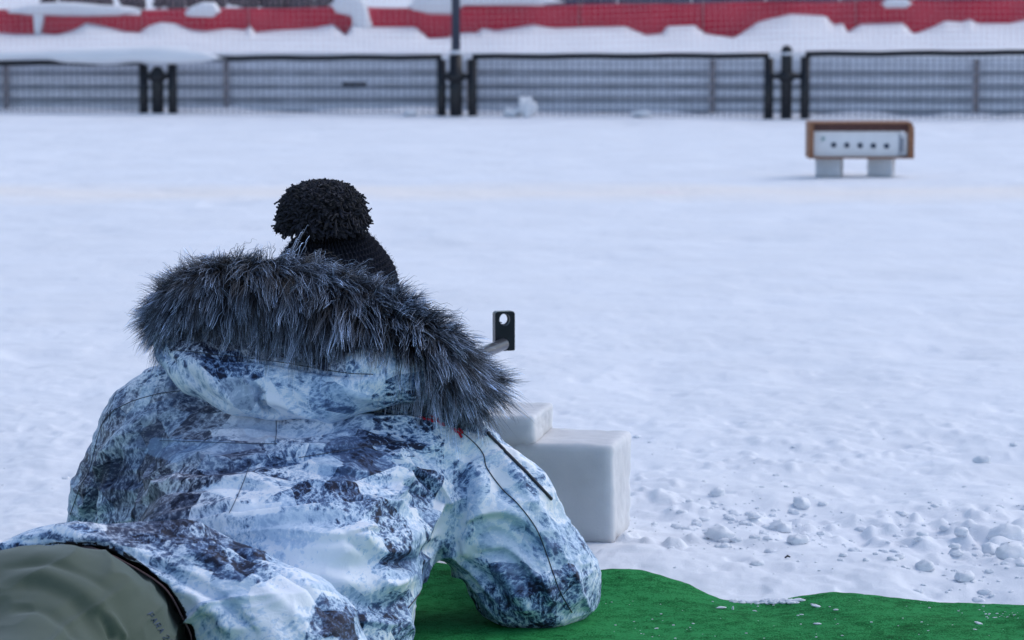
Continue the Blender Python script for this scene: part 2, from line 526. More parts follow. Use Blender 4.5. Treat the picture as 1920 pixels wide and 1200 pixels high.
def camo_mat():
    """winter camouflage: angular patches of mountain, rock and snow texture; attribute 'guide' = (tone, warmth, plainness)"""
    m, nt, b = new_mat('winter_camouflage_cloth')
    L = nt.links.new
    tc = N(nt, 'ShaderNodeTexCoord')
    at = N(nt, 'ShaderNodeAttribute', attribute_name='guide')
    sp = N(nt, 'ShaderNodeSeparateColor'); L(at.outputs['Color'], sp.inputs[0])
    # slight warp so patch borders are not ruler straight
    wn = N(nt, 'ShaderNodeTexNoise', Scale=22, Detail=5, Roughness=0.65); L(tc.outputs['Object'], wn.inputs['Vector'])
    wa = N(nt, 'ShaderNodeVectorMath', operation='SCALE'); L(wn.outputs[1], wa.inputs[0]); wa.inputs[3].default_value = 0.005
    wp = N(nt, 'ShaderNodeVectorMath', operation='ADD'); L(tc.outputs['Object'], wp.inputs[0]); L(wa.outputs[0], wp.inputs[1])
    v1 = N(nt, 'ShaderNodeTexVoronoi', Scale=12); L(wp.outputs[0], v1.inputs['Vector'])
    v2 = N(nt, 'ShaderNodeTexVoronoi', Scale=21); L(tc.outputs['Object'], v2.inputs['Vector'])
    c1 = N(nt, 'ShaderNodeSeparateColor'); L(v1.outputs['Color'], c1.inputs[0])
    c2 = N(nt, 'ShaderNodeSeparateColor'); L(v2.outputs['Color'], c2.inputs[0])
    # each patch carries its own direction of streaks
    ang = N(nt, 'ShaderNodeMath', operation='MULTIPLY'); L(c1.outputs[2], ang.inputs[0]); ang.inputs[1].default_value = 6.28
    rot = N(nt, 'ShaderNodeVectorRotate', rotation_type='AXIS_ANGLE'); rot.inputs['Axis'].default_value = (0.3, 1, 0.4)
    L(tc.outputs['Object'], rot.inputs['Vector']); L(ang.outputs[0], rot.inputs['Angle'])
    mp = N(nt, 'ShaderNodeMapping'); mp.inputs['Scale'].default_value = (1.0, 1.3, 1.9); L(rot.outputs[0], mp.inputs['Vector'])
    rid = N(nt, 'ShaderNodeTexNoise', noise_type='RIDGED_MULTIFRACTAL', Scale=62, Detail=8, Roughness=0.82, Lacunarity=2.2)
    rid.inputs['Offset'].default_value = 0.9; rid.inputs['Gain'].default_value = 1.6
    L(mp.outputs[0], rid.inputs['Vector'])
    fine = N(nt, 'ShaderNodeTexNoise', Scale=110, Detail=7, Roughness=0.85, Distortion=0.3); L(mp.outputs[0], fine.inputs['Vector'])
    big = N(nt, 'ShaderNodeTexNoise', Scale=30, Detail=8, Roughness=0.8, Distortion=0.1); L(tc.outputs['Object'], big.inputs['Vector'])
    def math_(op, a, b_, c=None):
        n = N(nt, 'ShaderNodeMath', operation=op)
        for i, q in enumerate((a, b_, c)):
            if q is None: continue
            if isinstance(q, (int, float)): n.inputs[i].default_value = q
            else: L(q, n.inputs[i])
        return n.outputs[0]
    det = math_('ADD', math_('MULTIPLY', math_('SUBTRACT', rid.outputs[0], 0.85), 0.27), math_('MULTIPLY', math_('SUBTRACT', fine.outputs[0], 0.5), 1.35))
    det = math_('ADD', det, math_('MULTIPLY', math_('SUBTRACT', big.outputs[0], 0.5), 0.65))
    # angular shards of rock and ice inside each patch
    mp3 = N(nt, 'ShaderNodeMapping'); mp3.inputs['Scale'].default_value = (1.0, 1.0, 2.2); L(rot.outputs[0], mp3.inputs['Vector'])
    v3 = N(nt, 'ShaderNodeTexVoronoi', Scale=48); L(mp3.outputs[0], v3.inputs['Vector'])
    v4 = N(nt, 'ShaderNodeTexVoronoi', Scale=85); L(mp3.outputs[0], v4.inputs['Vector'])
    s3 = N(nt, 'ShaderNodeSeparateColor'); L(v3.outputs['Color'], s3.inputs[0]); s4 = N(nt, 'ShaderNodeSeparateColor'); L(v4.outputs['Color'], s4.inputs[0])
    det = math_('ADD', det, math_('MULTIPLY', math_('SUBTRACT', s3.outputs[0], 0.5), 0.26))
    det = math_('ADD', det, math_('MULTIPLY', math_('SUBTRACT', s4.outputs[0], 0.5), 0.18))
    # some patches quiet, some busy
    act = math_('MULTIPLY_ADD', c1.outputs[1], 0.75, 0.40)
    act = math_('MULTIPLY', act, math_('SUBTRACT', 1.0, math_('MULTIPLY', sp.outputs[2], 0.85)))
    det = math_('MULTIPLY', det, act)
    cell = math_('MULTIPLY', math_('SUBTRACT', c1.outputs[0], 0.5), 0.54)
    cell2 = math_('MULTIPLY', math_('SUBTRACT', c2.outputs[0], 0.5), 0.36)
    cell = math_('MULTIPLY', math_('ADD', cell, cell2), math_('SUBTRACT', 1.0, math_('MULTIPLY', sp.outputs[2], 0.9)))
    val = math_('ADD', math_('ADD', sp.outputs[0], cell), det)
    cold = ramp(nt, [(0.14, (0.014, 0.020, 0.044)), (0.19, (0.048, 0.080, 0.165)), (0.33, (0.070, 0.120, 0.24)), (0.385, (0.14, 0.23, 0.40)), (0.48, (0.19, 0.31, 0.50)), (0.515, (0.36, 0.51, 0.70)), (0.63, (0.43, 0.58, 0.77)), (0.67, (0.54, 0.68, 0.84)), (0.82, (0.58, 0.71, 0.87)), (0.88, (0.80, 0.86, 0.94))])
    warm = ramp(nt, [(0.13, (0.012, 0.015, 0.030)), (0.18, (0.040, 0.048, 0.082)), (0.34, (0.062, 0.070, 0.108)), (0.38, (0.14, 0.15, 0.20)), (0.49, (0.19, 0.21, 0.28)), (0.53, (0.31, 0.35, 0.44)), (0.64, (0.38, 0.43, 0.53)), (0.70, (0.58, 0.63, 0.72)), (0.85, (0.72, 0.76, 0.84))])
    L(val, cold.inputs[0]); L(val, warm.inputs[0])
    mx = N(nt, 'ShaderNodeMixRGB')
    wf = math_('MULTIPLY', sp.outputs[1], math_('MULTIPLY_ADD', c2.outputs[2], 0.8, 0.5)); wc = N(nt, 'ShaderNodeClamp'); L(wf, wc.inputs[0])
    L(wc.outputs[0], mx.inputs[0]); L(cold.outputs[0], mx.inputs[1]); L(warm.outputs[0], mx.inputs[2])
    L(mx.outputs[0], b.inputs['Base Color'])
    b.inputs['Roughness'].default_value = 0.55
    b.inputs['Specular IOR Level'].default_value = 0.16
        # crinkled shell fabric
    cr = N(nt, 'ShaderNodeTexNoise', Scale=38, Detail=6, Roughness=0.6, Distortion=1.5); L(tc.outputs['Object'], cr.inputs['Vector'])
    bp = N(nt, 'ShaderNodeBump', Strength=0.45, Distance=0.004); L(cr.outputs[0], bp.inputs['Height']); L(bp.outputs[0], b.inputs['Normal'])
    return m
M_CAMO = camo_mat()

def trouser_mat():
    m, nt, b = new_mat('sage_green_softshell')
    tc = N(nt, 'ShaderNodeTexCoord')
    n1 = N(nt, 'ShaderNodeTexNoise', Scale=900, Detail=2); n2 = N(nt, 'ShaderNodeTexNoise', Scale=7, Detail=4)
    for n in (n1, n2): nt.links.new(tc.outputs['Object'], n.inputs['Vector'])
    r = ramp(nt, [(0.3, (0.028, 0.052, 0.034)), (0.7, (0.037, 0.066, 0.044))])
    nt.links.new(n1.outputs[0], r.inputs[0]); nt.links.new(r.outputs[0], b.inputs['Base Color'])
    b.inputs['Roughness'].default_value = 0.75
    b.inputs['Sheen Weight'].default_value = 0.2
    bp = N(nt, 'ShaderNodeBump', Strength=0.3, Distance=0.001)
    nt.links.new(n1.outputs[0], bp.inputs['Height']); nt.links.new(bp.outputs[0], b.inputs['Normal'])
    return m
M_TROUSER = trouser_mat()

def hair_mat(name, root, tip, rough, var=0.5, mid=0.4):
    m, nt, b = new_mat(name)
    hi = N(nt, 'ShaderNodeHairInfo')
    mixc = lambda q: [(1 - q) * a_ + q * c_ for a_, c_ in zip(root, tip)]
    r = ramp(nt, [(0.0, root), (0.40, mixc(mid * 0.4)), (0.75, mixc(mid * 2.4)), (1.0, tip)])
    nt.links.new(hi.outputs['Intercept'], r.inputs[0])
    at = N(nt, 'ShaderNodeAttribute', attribute_name='shade')
    mx = N(nt, 'ShaderNodeMixRGB', blend_type='MULTIPLY'); mx.inputs[0].default_value = 1
    rr = ramp(nt, [(0.0, [1 - var] * 3), (1.0, [1 + var] * 3)])
    nt.links.new(r.outputs[0], mx.inputs[1]); nt.links.new(at.outputs['Fac'], mx.inputs[2])
    nt.links.new(mx.outputs[0], b.inputs['Base Color'])
    b.inputs['Roughness'].default_value = rough
    b.inputs['Specular IOR Level'].default_value = 0.6
    return m
M_FUR = hair_mat('faux_fur', (0.0012, 0.0025, 0.007), (0.58, 0.72, 1.0), 0.38, 0.95, 0.15)
M_YARN = hair_mat('black_chenille_yarn', (0.003, 0.0035, 0.006), (0.010, 0.0115, 0.021), 0.9, 0.6)
M_KNIT = simple('black_wool_knit', (0.014, 0.016, 0.026), 0.95, scale=300, var=0.5, bump=0.0012, bscale=900, spec=0.2)
M_FURBASE = simple('fur_backing_cloth', (0.008, 0.009, 0.014), 0.9)

def curves_obj(name, pts, radius, shade, mat, parent):
    """pts (n, k, 3), radius (n, k), shade (n)"""
    n, k, _ = pts.shape
    hc = bpy.data.hair_curves.new(name)
    hc.add_curves([k] * n)
    hc.position_data.foreach_set('vector', pts.astype(np.float32).ravel())
    ra = hc.attributes.get('radius') or hc.attributes.new('radius', 'FLOAT', 'POINT')
    ra.data.foreach_set('value', radius.astype(np.float32).ravel())
    sa = hc.attributes.new('shade', 'FLOAT', 'CURVE')
    sa.data.foreach_set('value', shade.astype(np.float32))
    hc.materials.append(mat)
    o = bpy.data.objects.new(name, hc)
    C.objects.link(o)
    if parent is not None: o.parent = parent
    return o

# ================================================================== SETTING
# ---- snow of the range: one fan of fine relief close by, wide sheet further out
def ground_h(x, y):
    near = smooth01(y, 9.5, 4.4)
    h = 0.010 * fbm(x * 1.1, y * 0.9, octv=3, seed=3)
    h += 0.0040 * fbm(x * 1.3, y * 8.0, octv=3, seed=15)
    h += 0.0045 * fbm(x * 4.5, y * 3.0, octv=3, seed=9)
    # groomed, trampled texture: shallow scoops, stronger close by
    s = fbm(x * 9, y * 6.5, octv=3, seed=21)
    h += (0.0024 + 0.0065 * near) * s
    s2 = fbm(x * 2.6, y * 2.1, octv=3, seed=33)
    pit = np.clip(s2 - 0.22, 0, 1)
    h -= (0.018 + 0.03 * near) * pit
    f = fbm(x * 34, y * 30, octv=3, seed=41)
    h += (0.0006 + 0.0020 * near) * f
    s3 = fbm(x * 19, y * 15, octv=2, seed=27)
    h -= (0.002 + 0.007 * near) * np.clip(s3 - 0.1, 0, 1)
    # rubbly patches
    zone = smooth01(fbm(x * 1.7, y * 2.3, octv=2, seed=52), 0.0, 0.35) * smooth01(y, 7.0, 4.9)
    c = np.clip(fbm(x * 26, y * 24, octv=2, seed=61) - 0.05, 0, 1)
    h += 0.028 * zone * c
    # gentle drift at the foot of the fence
    yf = 21.0 - 0.14 * x
    h += 0.035 * smooth01(y, yf - 0.5, yf + 0.1) * (0.8 + 0.6 * fbm(x * 3, y * 3, octv=2, seed=5))
    h -= 0.03 * smooth01(y, 4.95, 4.5)          # sinks under the carpet
    return h

nu, nv = 900, 760
t = np.linspace(0, 1, nv)
inv = (1 / 3.9) * (1 - t) + (1 / 22.6) * t
yy = 1 / inv
uu = np.linspace(-0.30, 0.30, nu)
U, Y = np.meshgrid(uu, yy, indexing='ij')
X = U * Y
Z = ground_h(X, Y)
me = mesh_np('snow_ground', np.stack((X, Y, Z), -1).reshape(-1, 3), grid_faces(nu, nv)[:, ::-1] if False else grid_faces(nu, nv))
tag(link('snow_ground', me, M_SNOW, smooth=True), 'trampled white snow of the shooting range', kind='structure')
g2 = mesh_np('snow_field', np.array([(-300, -60, -0.075), (300, -60, -0.075), (300, 400, -0.075), (-300, 400, -0.075)], float), np.array([[0, 1, 2, 3]]))
tag(link('snow_field', g2, M_BANK), 'wide snow field around the range', kind='structure')

# ---- green carpet on the firing point
mat_edge = np.array([(-400, 1075), (100, 1080), (500, 1083), (800, 1062), (930, 1070), (1120, 1090), (1200, 1091), (1290, 1101), (1330, 1115), (1350, 1120), (1420, 1124), (1500, 1123), (1560, 1120), (1640, 1122), (1700, 1127), (1800, 1135), (1860, 1141), (1925, 1148), (2200, 1175), (2700, 1215)], float)
def edge_pt(px):
    py = np.interp(px, mat_edge[:, 0], mat_edge[:, 1])
    d = np.array([F_PX * (CAM_H - 0.006) / (q + 46) for q in np.atleast_1d(py)])
    return d
npx = 420
pxs = np.linspace(-900, 2600, npx)
de = edge_pt(pxs)
xe = np.array([P(a, 1100, b)[0] for a, b in zip(pxs, de)])
xs = np.linspace(-1.9, 1.5, 640)
ye = np.interp(xs, xe, de)
nr = 300
rows = np.linspace(0, 1, nr) ** 0.9
Xg = np.repeat(xs[:, None], nr, 1)
Yg = ye[:, None] * (1 - rows) + 2.3 * rows
Zg = 0.010 + 0.006 * fbm(Xg * 4, Yg * 3.5, octv=3, seed=71) + 0.0012 * fbm(Xg * 60, Yg * 60, octv=3, seed=72)
dist = (ye[:, None] - Yg)
xd = P(1400, 1122, 4.64)[0]
Zg -= 0.012 * np.exp(-((Xg - xd) / 0.10) ** 2) * np.exp(-(dist / 0.12) ** 2)
xm = P(1200, 1100, 4.7)[0]
Zg += 0.012 * np.exp(-((Xg - xm) / 0.11) ** 2) * np.exp(-(dist / 0.2) ** 2)
Zg += 0.004 * np.sin(Xg * 23 + Yg * 9) * np.exp(-(dist / 0.25) ** 2)
Zg -= 0.030 * np.exp(-(dist / 0.012) ** 2)          # free edge curls down into the snow
me = mesh_np('carpet', np.stack((Xg, Yg, Zg), -1).reshape(-1, 3), grid_faces(len(xs), nr)[:, ::-1])
carpet = link('carpet', me, M_TURF, smooth=True)
tag(carpet, 'bright green felt carpet laid over the snow under the prone shooter', 'carpet')
bv_carpet = bvh_of(me)

def lump(name, cpx, cpy, d, rx, ry, rz, label=None, cat=None, group=None, seed=0, mat=None, kind=None, flat=0.0, top_noise=0.25, nseg=48, sc=2.2):
    """an irregular rounded lump, radii in metres"""
    c = P(cpx, cpy, d)
    th = np.linspace(0, 2 * math.pi, nseg, endpoint=False)
    ph = np.linspace(0.02, math.pi - 0.02, nseg // 2)
    T, Q = np.meshgrid(th, ph, indexing='ij')
    n = np.stack((np.cos(T) * np.sin(Q), np.sin(T) * np.sin(Q), np.cos(Q)), -1)
    e = 0.75
    nn = np.sign(n) * np.abs(n) ** e
    r = 1 + top_noise * fbm(n[..., 0] * sc + seed, n[..., 1] * sc, n[..., 2] * sc + 3.1 * seed, octv=3, seed=seed)
    v = nn * r[..., None] * np.array((rx, ry, rz))
    if flat: v[..., 2] = np.maximum(v[..., 2], -flat)
    me = mesh_np(name, v.reshape(-1, 3), grid_faces(len(th), len(ph), wrap=True)[:, ::-1])
    o = link(name, me, mat or M_BANK, smooth=True)
    o.location = c
    tag(o, label, cat, group, kind)
    return o

# ---- far fence line: d as a function of pixel column
def dfence(px): return 21.16 - 0.5 * px / 960.0
def fz(px, py, off=0.0): return P(px, py, dfence(px) + off)[2]

FENCE_LABELS = ['black framed wire mesh fence panel under the long sagging cap of snow',
                'black framed wire mesh fence panel holding the small dark clip',
                'black framed wire mesh fence panel between the tall pole and the capped short post',
                'black framed wire mesh fence panel behind the target box']
PANELS = [(-300, 270, 118), (324, 828, 108), (886, 1441, 105), (1509, 2080, 100)]
def fence_panel(x0, x1, ytop, label):
    a = P(x0, 200, dfence(x0)); b = P(x1, 200, dfence(x1))
    a[2] = b[2] = 0
    ztop = fz(x0, ytop)
    ztop2 = fz(x1, ytop - (2 if x1 < 1500 else 4))
    root = empty('wire_fence', tuple(a))
    tag(root, label, 'fence panel', 'wire mesh fence panels across the range end')
    dv = Vector(b - a); Ln = dv.length; dv.normalize()
    def at(s, z): return dv * s + Vector((0, 0, z))
    for s, zt in ((0.0, ztop), (Ln, ztop2)):
        MB().tube([at(s, -0.12), at(s, zt - 0.02)], 0.032, 10).build('upright', M_BLACK, root, True)
    top = [at(Ln * k / 12, ztop - 0.005 + (ztop2 - ztop) * k / 12 + 0.003 * math.sin(k * 1.7)) for k in range(13)]
    MB().tube(top, 0.019, 8).build('top_rail', M_BLACK, root, True)
    w_ = MB()
    nvw = int(Ln / 0.0415)
    for k in range(1, nvw):
        s = Ln * k / nvw
        zt = ztop + (ztop2 - ztop) * k / nvw - 0.01
        w_.tube([at(s, -0.08), at(s, zt)], 0.0027, 4, cap=False)
    for k in range(0, 10):
        z = 0.02 + k * 0.0415
        if z > ztop - 0.02: break
        w_.tube([at(0.01, z), at(Ln / 2, z - 0.001), at(Ln - 0.01, z)], 0.0022, 4, cap=False)
    o = w_.build('wire_mesh', M_WIRE, root); o['kind'] = 'stuff'
    return root, at, Ln
for (a_, b_, c_), lb in zip(PANELS, FENCE_LABELS):
    root, at, Ln = fence_panel(a_, b_, c_, lb)
    if 'clip' in lb:
        s0 = Ln * (637 - 324) / 504
        MB().box(s0, s0 + 0.165, -0.018, -0.004, fz(660, 164), fz(660, 156), bev=0.003).build('clip', M_BLACK, root)

def fence_post(px, ytop, ybase, r, label, tall=False):
    b = P(px, ybase, dfence(px)); b[2] = 0
    root = empty('fence_post', tuple(b))
    tag(root, label, 'post', 'black posts joining the fence panels')
    zt = 3.2 if tall else fz(px, ytop)
    zj = fz(px, 103)
    if tall:
        MB().tube([(0, 0, -0.15), (0, 0, zj)], r, 12).build('sleeve', M_BLACK, root, True)
        MB().tube([(0, 0, zj), (0, 0, zt)], r * 0.66, 12).build('pole', simple('grey_painted_pole', (0.045, 0.055, 0.085), 0.5), root, True)
        MB().tube([(0, 0, zj + 0.006), (0, 0, zj + 0.030)], r * 0.9, 12).build('collar', M_BOARD, root, True)
    else:
        MB().tube([(0, 0, -0.15), (0, 0, zt - 0.03), (0, 0, zt - 0.012), (0, 0, zt)], [r, r, r * 0.8, r * 0.35], 12).build('shaft', M_BLACK, root, True)
        if ytop < 100: MB().tube([(0, 0, zj - 0.0), (0, 0, zj + 0.016)], r * 1.03, 12).build('band', M_BOARD, root, True)
    zc = fz(px, 144)
    MB().tube([(-0.105, 0, zc), (0, -0.01, zc + 0.006), (0.105, 0, zc + 0.002)], [0.014, 0.026, 0.014], 8).build('clamp', M_BLACK, root, True)
    MB().tube([(0, 0, zc - 0.028), (0, 0, zc + 0.030)], r * 1.3, 12).build('clamp_ring', M_BLACK, root, True)
fence_post(296, 124, 214, 0.042, 'short black fence post sunk under the snow cap')
fence_post(855, 0, 222, 0.044, 'tall grey pole with black sleeve carrying the safety net', True)
fence_post(1474, 85, 222, 0.038, 'short black fence post with rounded cap and pale band')

for px_, py_, rx_, rz_, lb_ in [(990, 201, .055, .062, 'taller peaked clump of snow thrown against the middle fence panel'), (962, 210, .06, .032, 'lower clump of snow beside the peaked one at the fence'), (1205, 213, .06, .022, 'flat low clump of snow at the fence foot'), (770, 212, .04, .02, 'small clump of snow at the fence foot just before the tall pole')]:
    lump('snow_lump', px_, py_, dfence(px_) - 0.05, rx_, 0.05, rz_, lb_, 'snow lump', seed=int(px_), top_noise=0.9, sc=1.6)
# ---- slatted board fence behind the mesh
sf = empty('board_fence', tuple(P(-320, 200, 21.7) * np.array((1, 1, 0))))
tag(sf, 'low fence of pale horizontal boards behind the wire mesh', 'fence')
base = np.array(sf.location)
bx = [-320, 12, 425, 880, 1335, 1830, 2140]
brow = [(112, 132), (143, 157), (169, 182), (193, 206)]
for i in range(len(bx) - 1):
    for j, (ya, yb) in enumerate(brow):
        d0, d1 = dfence(bx[i]) + 0.42, dfence(bx[i + 1]) + 0.42
        p0, p1 = P(bx[i], ya, d0), P(bx[i + 1], ya, d1)
        z1, z0 = p0[2], P(bx[i], yb, d0)[2]
        z1b, z0b = P(bx[i + 1], ya, d1)[2], P(bx[i + 1], yb, d1)[2]
        bm = bmesh.new()
        jit = 0.003 * math.sin(i * 7 + j * 3)
        c8 = [(p0[0] + .004, p0[1], z0), (p1[0] - .004, p1[1], z0b), (p1[0] - .004, p1[1], z1b), (p0[0] + .004, p0[1], z1)]
        fr = [bm.verts.new(Vector(q) - Vector(base) + Vector((0, 0, jit))) for q in c8]
        bk = [bm.verts.new(Vector(q) - Vector(base) + Vector((0, 0.02, jit))) for q in c8]
        bm.faces.new(fr); bm.faces.new(bk[::-1])
        for k in range(4): bm.faces.new((fr[k], bk[k], bk[(k + 1) % 4], fr[(k + 1) % 4]))
        bmesh.ops.recalc_face_normals(bm, faces=bm.faces)
        me = bpy.data.meshes.new('board'); bm.to_mesh(me); bm.free()
        link('board', me, M_BOARD, sf)
for px in bx[1:-1]:
    p = P(px, 200, dfence(px) + 0.40) - base
    MB().box(p[0] - 0.016, p[0] + 0.016, p[1] - 0.02, p[1] + 0.01, -0.05, P(px, 112, dfence(px) + .4)[2], bev=0.002).build('post', M_POSTWOOD, sf)

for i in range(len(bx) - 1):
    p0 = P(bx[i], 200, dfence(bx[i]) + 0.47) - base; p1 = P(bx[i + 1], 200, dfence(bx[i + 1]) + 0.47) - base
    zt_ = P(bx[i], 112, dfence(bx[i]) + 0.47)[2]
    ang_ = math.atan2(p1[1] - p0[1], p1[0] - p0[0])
    MB().box(0.003, p1[0] - p0[0] - 0.003, 0, 0.012, -0.05, zt_, M=Matrix.Translation((p0[0], p0[1], 0)) @ Matrix.Rotation(ang_, 4, 'Z')).build('gap_shade_panel', M_GAPSHADE, sf)  # panel added behind the boards so the gaps look shaded

# ---- snow bank behind the fence
EDGE = np.array([(-400, 60), (0, 60), (30, 63), (65, 63), (85, 62), (110, 64), (140, 56), (165, 42), (200, 48), (235, 58), (265, 60), (280, 48), (305, 40), (330, 42), (360, 55), (385, 58), (430, 53), (465, 56), (470, 44), (480, 60), (520, 56), (590, 52), (625, 44), (650, 66), (662, 44), (690, 50), (730, 50), (780, 50), (805, 72), (840, 69), (870, 60), (895, 60), (905, 52), (930, 57), (960, 52), (1000, 45), (1040, 52), (1100, 50), (1170, 48), (1210, 65), (1240, 62), (1250, 48), (1300, 46), (1320, 62), (1375, 71), (1420, 40), (1480, 25), (1545, 28), (1560, 45), (1578, 43), (1587, 60), (1610, 45), (1690, 42), (1710, 63), (1740, 52), (1770, 38), (1800, 40), (1815, 35), (1830, 43), (1885, 43), (1920, 36), (2500, 30)], float)
D_BAN = 23.6
npx, nd = 620, 70
pxs = np.linspace(-380, 2500, npx)
V = np.zeros((npx, nd, 3))
zc_ = np.array([P(q, np.interp(q, EDGE[:, 0], EDGE[:, 1]), D_BAN)[2] for q in pxs])
kw_ = np.exp(-np.linspace(-2, 2, 61) ** 2); kw_ /= kw_.sum()
zsm_ = np.convolve(np.pad(zc_, 30, 'edge'), kw_, 'valid') - 0.02
capl = smooth01(pxs, 445, 380)          # at the left the bank spills over the fence top
for j in range(nd):
    t = j / (nd - 1)
    if t < 0.18:                      # steep dirty foot behind the boards
        k = t / 0.18
        off = 0.62 + 0.10 * k
        d = dfence(pxs) + off
        z = -0.05 + (np.array([P(q, 118, dd)[2] for q, dd in zip(pxs, d)]) + 0.05) * k
    else:
        k = (t - 0.18) / 0.82
        d0 = dfence(pxs) + 0.72
        d = d0 + (D_BAN + 0.03 - d0) * k
        zs = np.array([P(q, 104, dd)[2] for q, dd in zip(pxs, d0)])
        zm = zs + 0.02
        kk = np.clip(k * 1.0, 0, 1)
        z = zm + (zsm_ - zm) * (0.35 * kk + 0.65 * kk ** 2.0) + (zc_ - zsm_) * smooth01(kk, .72, 1.0)
        xw = (pxs - 960) * d / F_PX
        z = z + 0.012 * fbm(xw * 3, d * 3, octv=3, seed=81) * np.sin(math.pi * min(1, k * 1.02)) ** 0.5
    V[:, j, 0] = (pxs - 960) / F_PX * d
    V[:, j, 1] = d
    V[:, j, 2] = z
me = mesh_np('snow_bank', V.reshape(-1, 3), grid_faces(npx, nd)[:, ::-1][:, ::-1])
tag(link('snow_bank', me, M_BANK, smooth=True), 'ploughed snow bank between the fence and the red banner', kind='structure')

def cap_strip(pts_top, pts_bot, d, depth, label, n=90):
    """snow lying along a straight top: given the outline of its upper and lower edge, full depth"""
    x0, x1 = pts_top[0][0], pts_top[-1][0]
    px = np.linspace(x0, x1, n)
    tt = np.interp(px, *zip(*pts_top)); bb = np.interp(px, *zip(*pts_bot))
    m = 18
    V = np.zeros((n, m, 3))
    for i in range(n):
        dd = d(px[i]) if callable(d) else d
        zt, zb = P(px[i], tt[i], dd)[2], P(px[i], bb[i], dd)[2]
        env = min(1, 6 * min(i, n - 1 - i) / (n - 1) + 0.05) ** 0.5
        zm, hz = (zt + zb) / 2, max(0.002, (zt - zb) / 2) * env
        for j in range(m):
            a = 2 * math.pi * j / m
            ca, sa = math.cos(a), math.sin(a)
            V[i, j] = ((px[i] - 960) / F_PX * dd, dd + depth * env * math.copysign(abs(ca) ** 0.8, ca) , zm + hz * math.copysign(abs(sa) ** 0.7, sa) + 0.004 * fbm(np.array([px[i] * 0.05]), np.array([a * 2.0]), octv=3, seed=4)[0])
    f = []
    for i in range(n - 1):
        for j in range(m): f.append((i * m + j, i * m + (j + 1) % m, (i + 1) * m + (j + 1) % m, (i + 1) * m + j))
    me = mesh_np('snow_drift', V.reshape(-1, 3), np.array(f))
    o = link('snow_drift', me, M_BANK, smooth=True)
    bm = bmesh.new(); bm.from_mesh(me); bmesh.ops.holes_fill(bm, edges=bm.edges); bmesh.ops.recalc_face_normals(bm, faces=bm.faces); bm.to_mesh(me); bm.free()
    me.polygons.foreach_set('use_smooth', np.ones(len(me.polygons), bool))
    # origin at the middle of its foot
    c = Vector(np.mean(V.reshape(-1, 3), 0)); me.transform(Matrix.Translation(-c)); o.location = c
    return tag(o, label, 'snow drift')
cap_strip([(-320, 92), (0, 96), (60, 96), (120, 92), (250, 88), (300, 86), (380, 88), (402, 97), (430, 112)], [(-320, 120), (0, 114), (75, 109), (130, 118), (200, 122), (260, 117), (300, 121), (380, 124), (410, 116), (430, 113)], lambda q: dfence(q) + 0.02, 0.13, 'long sagging cap of snow lying on the wire fence at the left')

# ---- red banners with gaps, hung behind the bank
BAN = [(-420, 70, 17, 17, 'short end of red banner at the left edge, before the first snowy gap'),
       (82, 268, 26, 27, 'red banner length half buried right after the first snowy gap'),
       (269, 467, 18, 15, 'red banner length with the round snow lump on its top edge'),
       (469, 662, 15, 13, 'red banner length ending at the wide snowy gap'),
       (690, 852, 14, 14, 'red banner length just before the tall pole'),
       (853, 1085, 12, 8, 'red banner length just after the tall pole'),
       (1087, 1315, 8, 6, 'red banner length between two darker seams above the middle panel'),
       (1317, 1600, 5, 2, 'red banner length above the capped short fence post'),
       (1602, 2300, 2, -4, 'long red banner length at the right, above the target box')]
for x0, x1, t0, t1, lb in BAN:
    n, m = 60, 10
    V = np.zeros((n, m, 3))
    for i in range(n):
        px = x0 + (x1 - x0) * i / (n - 1)
        zt = P(px, t0 + (t1 - t0) * i / (n - 1), D_BAN)[2]
        for j in range(m):
            z = 0.25 + (zt - 0.25) * j / (m - 1)
            xw = (px - 960) / F_PX * D_BAN
            V[i, j] = (xw, D_BAN + 0.006 * math.sin(xw * 9 + j * .4) + 0.004 * math.sin(xw * 23), z - 0.004 * math.sin(xw * 6) * (j / m))
    c = Vector(np.mean(V.reshape(-1, 3), 0)); c.z = 0.25
    me = mesh_np('banner', V.reshape(-1, 3) - np.array(c), grid_faces(n, m))
    o = link('banner', me, M_BANNER, smooth=True); o.location = c
    so = o.modifiers.new('thick', 'SOLIDIFY'); so.thickness = 0.004
    tag(o, lb, 'banner', 'red banner lengths behind the snow bank')
    if x0 > 0: MB().tube([(V[0, 0, 0] - c.x, 0.025, -0.3), (V[0, 0, 0] - c.x, 0.025, V[0, -1, 2] - c.z + .01)], 0.014, 8).build('stake', M_POSTWOOD, o, True)

cap_strip([(18, 17), (60, 8), (120, 3), (200, 9), (262, 12), (270, 18)], [(18, 22), (22, 28), (80, 29), (160, 31), (200, 30), (262, 27), (270, 20)], D_BAN, 0.10, 'long drift of snow over the top of the half buried banner')
cap_strip([(348, 24), (362, 12), (385, 3), (405, 4), (414, 14), (418, 22)], [(348, 26), (355, 31), (375, 32), (400, 33), (414, 26), (418, 23)], D_BAN, 0.09, 'round lump of snow on the banner top above the board fence post')
cap_strip([(620, 8), (640, -14), (675, -14), (690, 6), (695, 30), (700, 48)], [(620, 10), (632, 24), (660, 32), (672, 62), (690, 66), (700, 50)], D_BAN - 0.02, 0.08, 'hanging snow that fills the wide gap in the banners')
cap_strip([(66, 20), (70, 14), (80, 14), (88, 20)], [(66, 30), (70, 66), (80, 66), (88, 30)], D_BAN - 0.02, 0.05, 'narrow plug of snow between the first two banners')
cap_strip([(764, 10), (780, -10), (850, -14), (960, -16), (1040, -4), (1058, 4)], [(764, 16), (776, 27), (850, 28), (870, 11), (1040, 9), (1058, 6)], D_BAN + 0.02, 0.09, 'smooth snow heaped on the banner on both sides of the tall pole')
